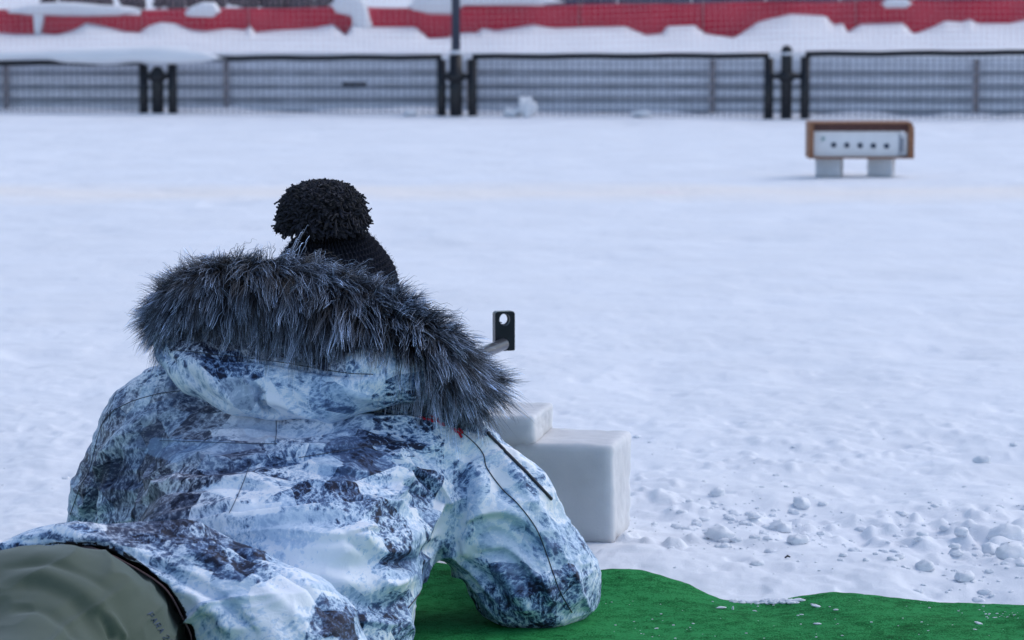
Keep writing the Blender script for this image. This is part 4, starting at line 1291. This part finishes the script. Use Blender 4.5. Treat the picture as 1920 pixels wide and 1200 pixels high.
for i, s_ in enumerate(SEAMS):
    cord_on(bv_j, s_, 0.0008 if i in (0,) else 0.0005, 'seam', M_SEAM if i in (0, 1, 2) else M_STITCH, jacket, 240, lift=0.0006)
cord_on(bv_j, [(914, 812), (950, 850), (990, 890), (1033, 936)], 0.0026, 'arm_zip', M_SEAM, jacket, 40, lift=0.001)
cord_on(bv_j, [(800, 1095), (782, 1118), (765, 1140)], 0.0016, 'pocket_zip', M_SEAM, jacket, 20, flat=.5)
# hem binding: follows the cut ring of the jacket
ring = []
ax0 = P(110, 1225, 3.85); ax0 = ax0 - ((ax0 - hp) @ ha - 0.003) * ha
ux = np.cross(ha, (0, 0, 1)); ux /= np.linalg.norm(ux); uy = np.cross(ux, ha)
for k in range(120):
    a = -math.pi + 2 * math.pi * k / 120
    dr = math.cos(a) * ux + math.sin(a) * uy
    h = bv_j.ray_cast(Vector(ax0 + dr * 0.05 + ha * 0.006), Vector(dr))
    if h[0] is not None and h[3] < 0.16: ring.append(np.array(h[0]) + dr * 0.0015 - ha * 0.0085)
rr = np.array(ring)
for _ in range(3): rr = (np.roll(rr, 1, 0) + rr * 2 + np.roll(rr, -1, 0)) / 4
b = MB(); b.tube([Vector(q - PO) for q in rr] + [Vector(rr[0] - PO)], 0.0012, 6, cap=False)
b.build('hem_binding', simple('brown_hem_binding', (0.10, 0.06, 0.065), 0.8), jacket, True)
# red embroidered lettering half hidden under the fur
em = MB()
for (x0, y0, x1, y1) in [(788, 748, 800, 753), (803, 752, 815, 757), (817, 752, 829, 763), (830, 759, 834, 764), (848, 768, 858, 776), (856, 772, 868, 786), (862, 770, 870, 778), (810, 746, 822, 752)]:
    pts = []
    for q in np.linspace(0, 1, 6):
        h, nn = cast(bv_j, x0 - 2 + (x1 - x0) * q, y0 + 34 + (y1 - y0) * q + 1.5 * math.sin(q * 9))
        if h is not None: pts.append(Vector(np.array(h) - PO) + nn * 0.0015)
    if len(pts) > 2: em.tube(pts, 0.0026, 6, flat=0.6)
em.build('embroidered_lettering', M_RED, jacket, True)

# --- hood bag
hH = 0.004
X, lo = field((-0.62, 4.22, 0.28), (-0.10, 4.68, 0.50), hH)
bag = chain(X, [(325, 655, 4.46, .026), (372, 692, 4.415, .036), (440, 720, 4.40, .040), (520, 730, 4.375, .040), (620, 735, 4.355, .039), (700, 708, 4.345, .043), (775, 700, 4.36, .034), (840, 725, 4.40, .03)], .02)
band = chain(X, [(318, 632, 4.47, .026), (400, 640, 4.45, .036), (500, 645, 4.43, .042), (620, 672, 4.42, .046), (740, 690, 4.42, .045), (840, 730, 4.43, .035)], .02)
v_ = smin(bag, band, .006)
fill = chain(X, [(400, 660, 4.50, .05), (560, 660, 4.50, .07), (740, 700, 4.48, .06), (820, 740, 4.46, .05)], .03)
v_ = smin(v_, fill, .01)
v_ = smax(v_, -s_cone(X, P(489, 744, 4.345), P(508, 782, 4.345), .004, .013), .006)
vv, ff = surface_nets(v_, lo, hH)
vv, ff = largest(vv, ff)
vv = relax(vv, ff, 2)
me_h = subdivide(mesh_np('hood', vv, ff), 1)
bv_h = bvh_of(me_h)
v, n = get_vn(me_h)
for pts, wd, am, kd in [
 ([(325, 655), (420, 668), (540, 682), (640, 700), (720, 700)], .006, -.009, 'ridge'),
 ([(345, 690), (390, 740), (430, 765)], .008, -.006, 'ridge'),
 ([(370, 670), (400, 720), (450, 765)], .007, .005, 'ridge'),
 ([(470, 720), (490, 745), (500, 762), (515, 775)], .006, -.018, 'ridge'),
 ([(495, 742), (560, 770), (600, 778)], .006, .008, 'ridge'),
 ([(450, 700), (480, 735), (520, 760)], .006, .006, 'ridge'),
 ([(560, 700), (600, 740), (650, 765)], .009, -.005, 'ridge'),
 ([(610, 700), (660, 735), (700, 750)], .008, .005, 'ridge'),
 ([(300, 640), (310, 665), (335, 690)], .005, -.006, 'ridge'),
 ([(330, 640), (450, 650), (560, 655)], .008, .004, 'ridge')]:
    v = fold(v, n, bv_h, pts, wd, am, kd)
v += n * (0.006 * (fbm(v[:, 0] * 16, v[:, 1] * 16, v[:, 2] * 16, octv=3, seed=131)))[:, None]
set_v(me_h, v); bv_h = bvh_of(me_h)
guide(me_h, [(450, 640, 160, 30, -.08, .9, 0), (380, 720, 60, 60, .05, .4, .2), (640, 740, 110, 40, .16, 0, 0)],
      [([(305, 632), (400, 625), (650, 660), (650, 698), (540, 680), (420, 664), (318, 657)], .40, .9, .1), ([(378, 668), (470, 670), (465, 690), (455, 706), (410, 712), (385, 690)], .24, .1, .2), ([(410, 712), (470, 706), (500, 735), (470, 770), (440, 765)], .50, .5, .8),
       ([(470, 670), (600, 700), (560, 740), (500, 715)], .60, .1, .2), ([(640, 700), (700, 705), (720, 730), (650, 760), (600, 750)], .74, 0, .2)], (0.56, 0.1, 0.05))
to_person(me_h)
hood = link('hood', me_h, M_CAMO, person, True)
cord_on(bv_h, [(318, 655), (400, 664), (520, 678), (640, 698), (700, 702)], 0.0007, 'seam', M_SEAM, hood, 60)

# --- fur trim
FP = [(312, 612, 4.50, .020), (345, 575, 4.47, .030), (405, 549, 4.44, .040), (500, 548, 4.42, .044), (600, 572, 4.40, .046), (700, 610, 4.38, .048), (785, 650, 4.37, .044), (845, 696, 4.37, .032), (890, 734, 4.38, .018)]
FPn = np.array(FP)
def fur_path(s):
    q = poly_samples(FPn, 200)
    i = np.clip(s * 199, 0, 199)
    k = np.minimum(i.astype(int), 198); t = (i - k)[:, None]
    return q[k] * (1 - t) + q[k + 1] * t
path = poly_samples(FPn, 60)
pw = np.array([P(*q[:3]) for q in path])
b = MB(); b.tube([Vector(p - PO) for p in pw], [float(q[3]) * 0.86 for q in path], 20)
fur = b.build('fur_trim', M_FURBASE, person, True)

def make_fur(nclump, per, length, seed, front=0.0):
    r = np.random.default_rng(seed)
    s = r.random(nclump)
    phi = r.random(nclump) * 2 * math.pi
    k_pts = 8
    allp, allr, alls = [], [], []
    S = np.repeat(s, per) + r.normal(0, 0.010, nclump * per); S = np.clip(S, 0.0, 1.0)
    PH = np.repeat(phi, per) + r.normal(0, 0.16, nclump * per)
    def roots(S, PH):
        q = fur_path(S); w0 = np.array([P(*a[:3]) for a in q])
        q2 = fur_path(np.clip(S + 0.01, 0, 1)); q1 = fur_path(np.clip(S - 0.01, 0, 1))
        T = np.array([P(*a[:3]) for a in q2]) - np.array([P(*a[:3]) for a in q1]); T /= np.linalg.norm(T, axis=1)[:, None]
        u = np.cross(T, np.array((0, -1, 0.0))); u /= np.linalg.norm(u, axis=1)[:, None]      # u: up-ish
        u *= np.sign(u[:, 2:3] + 1e-9)
        wv = np.cross(T, u); wv *= -np.sign(wv[:, 1:2] + 1e-9)                                 # towards the camera
        n_ = np.cos(PH)[:, None] * u + np.sin(PH)[:, None] * wv
        return w0 + n_ * q[:, 3:4] * 0.85, n_, T, u, wv
    cr, cn, cT, cu, cw = roots(s, phi)
    R_, Nn, T, U_, W_ = roots(S, PH)
    G = np.array((0.0, 0.0, -1.0))
    cl = length * (0.75 + 0.5 * r.random(nclump)) * (1 - 0.25 * smooth01(s, .2, 0)) * (1 - 0.28 * np.exp(-((s - .25) / .15) ** 2)) * (1 - 0.22 * np.exp(-((s - .72) / .18) ** 2))
    # combed: top stands up, front hangs down and to the right
    def direction(n_, T, w_, s_, rnd):
        upness = n_[:, 2:3]
        left = np.clip(1 - s_ * 3.0, 0, 1)[:, None]
        right = np.clip((s_ - 0.72) * 4, 0, 1)[:, None]
        d = n_ * (0.95 + 0.25 * np.clip(upness, 0, 1)) + T * (0.30 - 0.80 * left + 0.95 * right) + G * (0.24 * (1 - 0.9 * left)) + w_ * 0.15 + rnd
        return d / np.linalg.norm(d, axis=1)[:, None]
    cd = direction(cn, cT, cw, s, r.normal(0, 0.42, (nclump, 3)))
    nd_ = direction(Nn, T, W_, S, r.normal(0, 0.16, (len(S), 3)))
    cdr = np.repeat(cd, per, 0); d0 = 0.55 * cdr + 0.45 * nd_; d0 /= np.linalg.norm(d0, axis=1)[:, None]
    L = np.repeat(cl, per) * (0.6 + 0.5 * r.random(len(S))) * (1 + 0.35 * smooth01(Nn[:, 2], .55, .95) * (r.random(len(S)) < .35))
    sag = (0.55 + 0.5 * np.clip(Nn @ np.array((0, -1.0, 0)), 0, 1)) * np.clip(0.35 + S * 1.6, 0, 1.1) * (1 - 0.75 * smooth01(S, .72, .95)) * (1 - 0.6 * np.exp(-((S - .66) / .2) ** 2))
    bend = r.normal(0, 0.12, (len(S), 3)) + np.repeat(r.normal(0, 0.26, (nclump, 3)), per, 0)
    crr = np.repeat(cr, per, 0)
    csag = np.repeat((0.55 + 0.5 * np.clip(cn @ np.array((0, -1.0, 0)), 0, 1)) * np.clip(0.35 + s * 1.6, 0, 1.1) * (1 - 0.75 * smooth01(s, .72, .95)) * (1 - 0.6 * np.exp(-((s - .66) / .2) ** 2)), per)
    clr = np.repeat(cl, per)
    pts = np.zeros((len(S), k_pts, 3))
    for k in range(k_pts):
        t = k / (k_pts - 1)
        own = R_ + d0 * (L * t)[:, None] + (G * 1.0)[None] * (sag * L * t ** 2)[:, None] + bend * (L * t ** 2)[:, None]
        cen = crr + cdr * (clr * t)[:, None] + G[None] * (csag * clr * t ** 2)[:, None]
        c = 0.62 * t ** 0.9 * (0.6 + 0.4 * r.random())
        pts[:, k] = own * (1 - c) + cen * c
    tl = np.linspace(0, 1, k_pts)
    rad = (0.00026 + 0.00024 * r.random(len(S)))[:, None] * (1 - 0.85 * tl ** 1.6)[None]
    sh = np.clip(np.repeat(r.random(nclump) ** 2, per) * 0.5 + r.random(len(S)) ** 2.5 * 0.6, 0, 1)
    sh = 0.035 + 3.6 * sh ** 2.0
    return pts, rad, sh
p0, r0, s0 = make_fur(1500, 15, 0.040, 15)
p1, r1, s1 = make_fur(1500, 13, 0.056, 5)
p2, r2, s2 = make_fur(300, 8, 0.070, 6)
pts = np.concatenate((p0, p1, p2)); rad = np.concatenate((r0, r1, r2 * 0.9)); sh = np.concatenate((s0 * .8, s1, s2 + .3))
o = curves_obj('fur_strands', pts - PO, rad, sh, M_FUR, fur)
o['kind'] = 'stuff'

# --- trousers
hT = 0.0065
X, lo = field((-1.15, 2.55, -0.01), (-0.25, 4.2, 0.28), hT)
v_ = chain(X, [(60, 1232, 3.76, .122), (122, 1238, 3.76, .124)], .05)
v_ = smin(v_, chain(X, [(70, 1232, 3.76, .122), (140, 1190, 4.0, .11)], .05), .05)
v_ = smin(v_, chain(X, [(122, 1240, 3.76, .124), (220, 1210, 4.0, .11)], .05), .05)
def cw_(a, b, ra, rb): return s_cone(X, a, b, ra, rb)
HL, HR = P(50, 1240, 3.74), P(122, 1245, 3.74)
KL, KR = np.array((-0.92, 3.30, .075)), np.array((-0.60, 3.26, .075))
FL, FR = np.array((-1.03, 2.88, .06)), np.array((-0.62, 2.84, .06))
v_ = smin(v_, cw_(HL, KL, .105, .072), .05); v_ = smin(v_, cw_(HR, KR, .105, .072), .05)
v_ = smin(v_, cw_(KL, FL, .072, .058), .02); v_ = smin(v_, cw_(KR, FR, .072, .058), .02)
v_ = smax(v_, (0.010 - X[2]) + 0 * X[0], .015)
vv, ff = surface_nets(v_, lo, hT); vv = relax(vv, ff, 4)
me_t = subdivide(mesh_np('trousers', vv, ff), 1)
bv_t = bvh_of(me_t); v, n = get_vn(me_t)
for pts, wd, am, kd in [
 ([(0, 1095), (60, 1085), (100, 1090), (160, 1120), (210, 1170), (230, 1199)], .018, .0055, 'ridge'),
 ([(0, 1110), (60, 1100), (110, 1110), (150, 1140), (185, 1199)], .016, -.004, 'ridge'),
 ([(0, 1065), (80, 1058), (150, 1075), (220, 1120)], .010, -.003, 'ridge'),
 ([(200, 1150), (225, 1180), (240, 1199)], .006, .005, 'ridge'),
 ([(185, 1150), (205, 1180), (215, 1199)], .006, -.007, 'ridge'),
 ([(20, 1150), (80, 1150), (130, 1180), (140, 1199)], .012, -.004, 'ridge')]:
    v = fold(v, n, bv_t, pts, wd, am, kd)
v += n * (0.005 * fbm(v[:, 0] * 14, v[:, 1] * 14, v[:, 2] * 14, octv=2, seed=151))[:, None]
v += n * (((1 - np.abs(fbm(v[:, 0] * 9 + v[:, 2] * 8, v[:, 1] * 5, v[:, 2] * 30 - v[:, 0] * 14, octv=2, seed=153))) ** 4 - .4) * 0.0045)[:, None]
set_v(me_t, v); bv_t = bvh_of(me_t)
to_person(me_t)
trousers = link('trousers', me_t, M_TROUSER, person, True)
# printed name on the seat, read as it lies in the photograph: five letters glyph by glyph
G5 = {'P': [[(0, 0), (0, 1)], [(0, 1), (.6, 1), (.6, .5), (0, .5)]], 'A': [[(0, 0), (.35, 1), (.7, 0)], [(.15, .35), (.55, .35)]],
      'R': [[(0, 0), (0, 1), (.6, 1), (.6, .5), (0, .5)], [(.3, .5), (.65, 0)]], '2': [[(0, .8), (.1, 1), (.5, 1), (.6, .75), (0, 0), (.6, 0)]], 'F': [[(0, 0), (0, 1), (.6, 1)], [(0, .5), (.45, .5)]]}
txt = MB()
org = np.array((276.0, 1153.0)); adv = np.array((8.6, 12.6)); upv = np.array((9.0, -4.6))
dirv = adv / np.linalg.norm(adv)
pos = 0.0
for ch in 'PARA 2F':
    if ch == ' ': pos += 5.0; continue
    for st in G5[ch]:
        pp = []
        for a, b2 in zip(st, st[1:]):
            for q in np.linspace(0, 1, 4):
                gx, gy = a[0] + (b2[0] - a[0]) * q, a[1] + (b2[1] - a[1]) * q
                xy = org + dirv * (pos + gx * 10.0) + upv * (gy)
                h, nn = cast(bv_t, *xy)
                if h is not None: pp.append(Vector(np.array(h) - PO) + nn * 0.0007)
        if len(pp) > 2: txt.tube(pp, 0.0008, 5, flat=0.4)
    pos += 11.5
txt.build('printed_lettering', M_PRINTB, trousers)
for s_, f_, q_ in (('boot', FL, -1), ('boot', FR, 1)):
    b = MB(); b.tube([Vector(f_ - PO) + Vector(c) for c in ((0, .06, 0.0), (0, 0, 0.0), (0, -.05, -.004), (0.0, -.10, .0), (0.0, -.13, .03))], [.050, .052, .055, .050, .03], 14)
    b.tube([Vector(f_ - PO) + Vector(c) for c in ((0, -.03, .0), (0, -.06, -.03), (0.0, -.09, -.045), (0, -.10, -.05))], [.045, .045, .04, .02], 14)
    b.build('boot', M_BOOT, person, True)

# --- body inside the clothes: head, neck, hands
X, lo = field((-0.62, 4.2, 0.0), (0.12, 5.6, 0.62), 0.0048)
hc = P(632, 600, 4.74)
gaze = np.array((0.19, 0.98, -0.05)); gaze /= np.linalg.norm(gaze); rt = np.cross(gaze, (0, 0, 1)); rt /= np.linalg.norm(rt); upv3 = np.cross(rt, gaze)
v_ = s_ell(X, hc + np.array((0, 0, .02)), (.076, .094, .090))
v_ = smin(v_, s_cone(X, hc + gaze * .03 - upv3 * .04, hc + gaze * .055 - upv3 * .085, .058, .030), .03)       # jaw
v_ = smin(v_, s_cone(X, hc + gaze * .088 - upv3 * .0, hc + gaze * .112 - upv3 * .022, .009, .013), .010)      # nose
v_ = smin(v_, s_cone(X, hc + gaze * .085 - upv3 * .052 - rt * .018, hc + gaze * .085 - upv3 * .052 + rt * .018, .008, .008), .008)
for sg in (-1, 1):
    v_ = smax(v_, -(s_cone(X, hc + gaze * .098 + rt * sg * .030 + upv3 * .008, hc + gaze * .1 + rt * sg * .032 + upv3 * .008, .013, .013)), .010)
    v_ = smin(v_, s_cone(X, hc + gaze * .080 + rt * sg * .030 + upv3 * .006, hc + gaze * .081 + rt * sg * .030 + upv3 * .006, .012, .012), .003)
    v_ = smin(v_, s_cone(X, hc + rt * sg * .078 + upv3 * .012, hc + rt * sg * .080 - upv3 * .020, .012, .008), .006)
v_ = smin(v_, s_cone(X, hc - upv3 * .04 - gaze * .01, P(600, 780, 4.56), .058, .075), .03)
v_ = smin(v_, s_cone(X, P(600, 780, 4.56), P(560, 950, 4.42), .09, .10), .04)
grip = P(868, 770, 5.00); fore = P(905, 735, 5.18)
v_ = smin(v_, s_cone(X, P(905, 900, 4.82), P(880, 800, 4.97), .036, .030), .02)
v_ = smin(v_, s_cone(X, P(330, 950, 4.86), P(700, 800, 5.14), .036, .030), .02)
v_ = smin(v_, s_cone(X, P(700, 800, 5.14), P(760, 775, 5.17), .030, .032), .02)
v_ = smin(v_, s_cone(X, P(880, 800, 4.97), P(850, 770, 5.0), .030, .034), .02)
for k in range(4):       # fingers closed on stock
    a = P(850, 760 + k * 14, 5.02); l = .030 + .004 * (k in (1, 2))
    m1 = a + np.array((-.035, .022, 0)); m2 = m1 + np.array((-l * .6, -.022, 0))
    v_ = smin(v_, s_cone(X, a, m1, .0098, .009), .006); v_ = smin(v_, s_cone(X, m1, m2, .009, .0075), .004)
    a = P(762, 775, 5.15 + .021 * k); m1 = a + np.array((.035, 0, .012)); m2 = m1 + np.array((.012, 0, .028))
    v_ = smin(v_, s_cone(X, a, m1, .0098, .009), .006); v_ = smin(v_, s_cone(X, m1, m2, .009, .0075), .004)
a = P(850, 765, 4.98); v_ = smin(v_, s_cone(X, a, a + np.array((-.045, .02, .02)), .012, .009), .006)
a = P(755, 775, 5.13); v_ = smin(v_, s_cone(X, a, a + np.array((-.005, .03, .045)), .012, .009), .006)
vv, ff = surface_nets(v_, lo, 0.0048); vv = relax(vv, ff, 2)
me_b = mesh_np('body', vv, ff)
me_b.materials.append(M_SKIN); me_b.materials.append(M_GLOVE)
cen = np.empty(len(me_b.polygons) * 3); me_b.polygons.foreach_get('center', cen); cen = cen.reshape(-1, 3)
me_b.polygons.foreach_set('material_index', ((cen[:, 1] > 4.9) | (cen[:, 2] < 0.30)).astype(np.int32))
to_person(me_b)
link('body', me_b, None, person, True)

# --- bobble hat: ribbed knit with real stitches
hat_c = P(628, 545, 4.68)
ax_up = np.array((-0.10, -0.10, 1.0)); ax_up /= np.linalg.norm(ax_up)
ax_x = np.cross(ax_up, (0, 1, 0)); ax_x = ax_x / np.linalg.norm(ax_x); ax_y = np.cross(ax_up, ax_x)
NW, NR = 34, 21
nuu, nvv = NW * 16, NR * 12
th = np.linspace(0, 2 * math.pi, nuu, endpoint=False)
t = np.linspace(0.0, 1.0, nvv)
T, V_ = np.meshgrid(th, t, indexing='ij')
phi = V_ * 1.95
rx, ry, rz_ = 0.0950, 0.100, 0.100
rad_ = np.sin(np.minimum(phi, math.pi / 2 + 0.25 * (phi - math.pi / 2)))
zz = np.where(phi < math.pi / 2, np.cos(phi), -(phi - math.pi / 2) * 1.2)
rowc = V_ * NR
a = (T / (2 * math.pi) * NW) % 1 - 0.5
leg = np.exp(-((np.abs(a) - 0.24) / 0.15) ** 2)
row = 0.5 + 0.5 * np.cos(2 * math.pi * (rowc - np.abs(a) * 1.3))
hgt = leg * (0.35 + 0.65 * row) * 0.0060 * smooth01(V_, 0.05, 0.25) - 0.002
wob = 0.003 * fbm(np.cos(T) * 2, np.sin(T) * 2, V_ * 4, octv=2, seed=160)
nx_, ny_, nz_ = np.cos(T) * rad_, np.sin(T) * rad_, np.where(phi < math.pi / 2, np.cos(phi), 0.0)
loc = np.stack(((rx + hgt + wob) * np.cos(T) * rad_, (ry + hgt + wob) * np.sin(T) * rad_, rz_ * zz + (hgt + wob) * nz_), -1)
W3 = hat_c + loc[..., :1] * ax_x + loc[..., 1:2] * ax_y + loc[..., 2:3] * ax_up
me = mesh_np('knit_hat', W3.reshape(-1, 3), grid_faces(nuu, nvv, wrap=True))
bm = bmesh.new(); bm.from_mesh(me); bmesh.ops.recalc_face_normals(bm, faces=bm.faces); bm.to_mesh(me); bm.free()
to_person(me)
hat = link('knit_hat', me, M_KNIT, person, True)
# fuzz on the knit
fi = RNG.integers(0, W3.shape[0] * W3.shape[1], 9000)
bp_ = W3.reshape(-1, 3)[fi]; bn = bp_ - hat_c; bn /= np.linalg.norm(bn, axis=1)[:, None]
dz = bn + RNG.normal(0, .8, bn.shape)
fp = np.stack([bp_ + dz * (l_) for l_ in (0, .0014, .0028)], 1)
o = curves_obj('wool_fuzz', fp - PO, np.full((9000, 3), 0.00012), 0.5 + RNG.random(9000), M_YARN, hat); o['kind'] = 'stuff'
# pompom of short curly chenille yarn
pc = P(604, 394, 4.64)
pr = np.array((0.063, 0.060, 0.043))
th = np.linspace(0, 2 * math.pi, 64, endpoint=False); ph = np.linspace(0.01, math.pi - 0.01, 40)
T, Q = np.meshgrid(th, ph, indexing='ij')
nn = np.stack((np.cos(T) * np.sin(Q), np.sin(T) * np.sin(Q), np.cos(Q)), -1)
rr_ = 0.84 + 0.12 * fbm(nn[..., 0] * 5, nn[..., 1] * 5, nn[..., 2] * 5, octv=3, seed=170)
me = mesh_np('pompom', (pc + nn * rr_[..., None] * pr - PO).reshape(-1, 3), grid_faces(64, 40, wrap=True)[:, ::-1])
pom = link('pompom', me, M_KNIT, hat, True)
ny = 3800
dd = RNG.normal(0, 1, (ny, 3)); dd /= np.linalg.norm(dd, axis=1)[:, None]
dd[:, 2] = np.where(dd[:, 2] < -0.5, -dd[:, 2], dd[:, 2])
kp = 15
pts = np.zeros((ny, kp, 3))
ca = np.cross(dd, RNG.normal(0, 1, (ny, 3))); ca /= np.linalg.norm(ca, axis=1)[:, None]; cb = np.cross(dd, ca)
ll = 0.92 + 0.16 * RNG.random(ny) + 0.10 * (RNG.random(ny) < .06)
lowrim = smooth01(dd[:, 2], 0.15, -0.35)
ll = ll + 0.13 * lowrim * (0.4 + RNG.random(ny))
ph0 = RNG.random(ny) * 6.28
for k in range(kp):
    t = k / (kp - 1)
    rr0 = 0.62 + (ll - 0.62) * t
    w_ = 0.0075 * t
    base_ = pc + dd * pr * rr0[:, None] + np.array((0, 0, -0.012)) * (t ** 2) * lowrim[:, None]
    pts[:, k] = base_ + (ca * np.cos(ph0 + 5.5 * t)[:, None] + cb * np.sin(ph0 + 5.5 * t)[:, None]) * w_
rad = np.full((ny, kp), 0.0019) * (1 - 0.2 * np.linspace(0, 1, kp) ** 4)[None] * (0.7 + 0.5 * RNG.random((ny, 1))) * (0.75 + 0.5 * RNG.random((ny, kp)))
o = curves_obj('yarn_ends', pts - PO, rad, 0.3 + 1.2 * RNG.random(ny), M_YARN, pom); o['kind'] = 'stuff'
# fine fibres standing off the yarn
nf = 16000
ii = RNG.integers(0, ny, nf); kk = RNG.integers(9, kp, nf)
b0 = pts[ii, kk]; d_ = RNG.normal(0, 1, (nf, 3)); d_ /= np.linalg.norm(d_, axis=1)[:, None]
fp = np.stack([b0, b0 + d_ * .0022, b0 + d_ * .0042], 1)
o = curves_obj('yarn_fuzz', fp - PO, np.full((nf, 3), .00013), 0.5 + RNG.random(nf), M_YARN, pom); o['kind'] = 'stuff'

# ================================================================== RIFLE
mz = P(945, 645, 5.425)                      # muzzle end, beside the sight
back = P(700, 745, 4.95)
dirr = (mz - back); Lr = np.linalg.norm(dirr); dirr /= Lr
rifle = empty('rifle', tuple(back))
tag(rifle, 'target rifle with silver barrel and tall black front sight, held by the prone shooter', 'rifle')
RM = Vector(dirr).to_track_quat('Y', 'Z').to_matrix().to_4x4()
def rp(x, y, z): return RM @ Vector((x, y, z))
MB().tube([rp(0, 0.05, 0), rp(0, Lr - .002, 0)], 0.0105, 16).build('barrel', M_STEEL, rifle, True)
MB().tube([rp(0, -.22, 0), rp(0, .06, 0)], 0.016, 16).build('receiver', M_GUN, rifle, True)
st = MB()
st.box(-.022, .022, -.28, .20, -.065, -.012, M=RM, bev=.008)
st.box(-.018, .018, -.52, -.26, -.12, .015, M=RM, bev=.008)
st.box(-.016, .016, -.20, -.15, -.16, -.05, M=RM, bev=.008)
st.build('stock', M_STOCK, rifle)
MB().tube([rp(0, -.16, .035), rp(0, -.13, .035)], [.014, .014], 16).build('rear_sight', M_GUN, rifle, True)
MB().box(-.004, .004, -.15, -.14, .01, .035, M=RM).build('sight_mount', M_GUN, rifle)
# front sight: tall rounded plate with a round aperture, with real thickness, facing the shooter
bm = bmesh.new()
sc_ = 5.44 / F_PX
W2, HT = 19.5 * sc_, 75 * sc_
sight_c = P(947, 621, 5.44) - back
outer = []
bev = 6 * sc_
for cx, cz, a0 in ((W2 - bev, HT / 2 - bev, 0), (-W2 + bev, HT / 2 - bev, 90), (-W2 + bev * .5, -HT / 2 + bev * .5, 180), (W2 - bev * .5, -HT / 2 + bev * .5, 270)):
    rr0 = bev if cz > 0 else bev * .5
    for q in range(5):
        a = math.radians(a0 + 90 * q / 4)
        outer.append((cx + rr0 * math.cos(a), cz + rr0 * math.sin(a)))
hcx, hcz, hr = -0.5 * sc_, (621 - 599) * sc_, 10.5 * sc_
inner = [(hcx + hr * math.cos(math.radians(-0 + 360 * q / 20 + 9)), hcz + hr * 1.12 * math.sin(math.radians(360 * q / 20 + 9))) for q in range(20)]
TH = 0.016
vo = [[bm.verts.new((a, y, c)) for a, c in outer] for y in (0, TH)]
vi = [[bm.verts.new((a, y, c)) for a, c in inner] for y in (0, TH)]
for k in range(20):
    q = (k + 1) % 20
    bm.faces.new((vo[0][k], vo[0][q], vi[0][q], vi[0][k])); bm.faces.new((vo[1][k], vi[1][k], vi[1][q], vo[1][q]))
    bm.faces.new((vo[0][k], vo[1][k], vo[1][q], vo[0][q])); bm.faces.new((vi[0][k], vi[0][q], vi[1][q], vi[1][k]))
bmesh.ops.recalc_face_normals(bm, faces=bm.faces)
bmesh.ops.transform(bm, matrix=Matrix.Translation(Vector(sight_c)) @ Matrix.Rotation(math.radians(17), 4, 'Z'), verts=bm.verts)
me = bpy.data.meshes.new('front_sight'); bm.to_mesh(me); bm.free()
fs = link('front_sight', me, M_GUN, rifle)
mm_ = Matrix.Translation(Vector(sight_c)) @ Matrix.Rotation(math.radians(17), 4, 'Z')
b = MB()
pts = [mm_ @ Vector((hcx + hr * .92 * math.cos(a), .012, hcz + hr * 1.03 * math.sin(a))) for a in np.linspace(0, 2 * math.pi, 25)]
b.tube(pts, .0011, 6, cap=False); b.tube([mm_ @ Vector((hcx - hr * .9, .012, hcz - hr * .45)), mm_ @ Vector((hcx - hr * .2, .012, hcz - hr * .7))], .0012, 6)
b.build('aperture_ring', M_STEEL, fs, True)
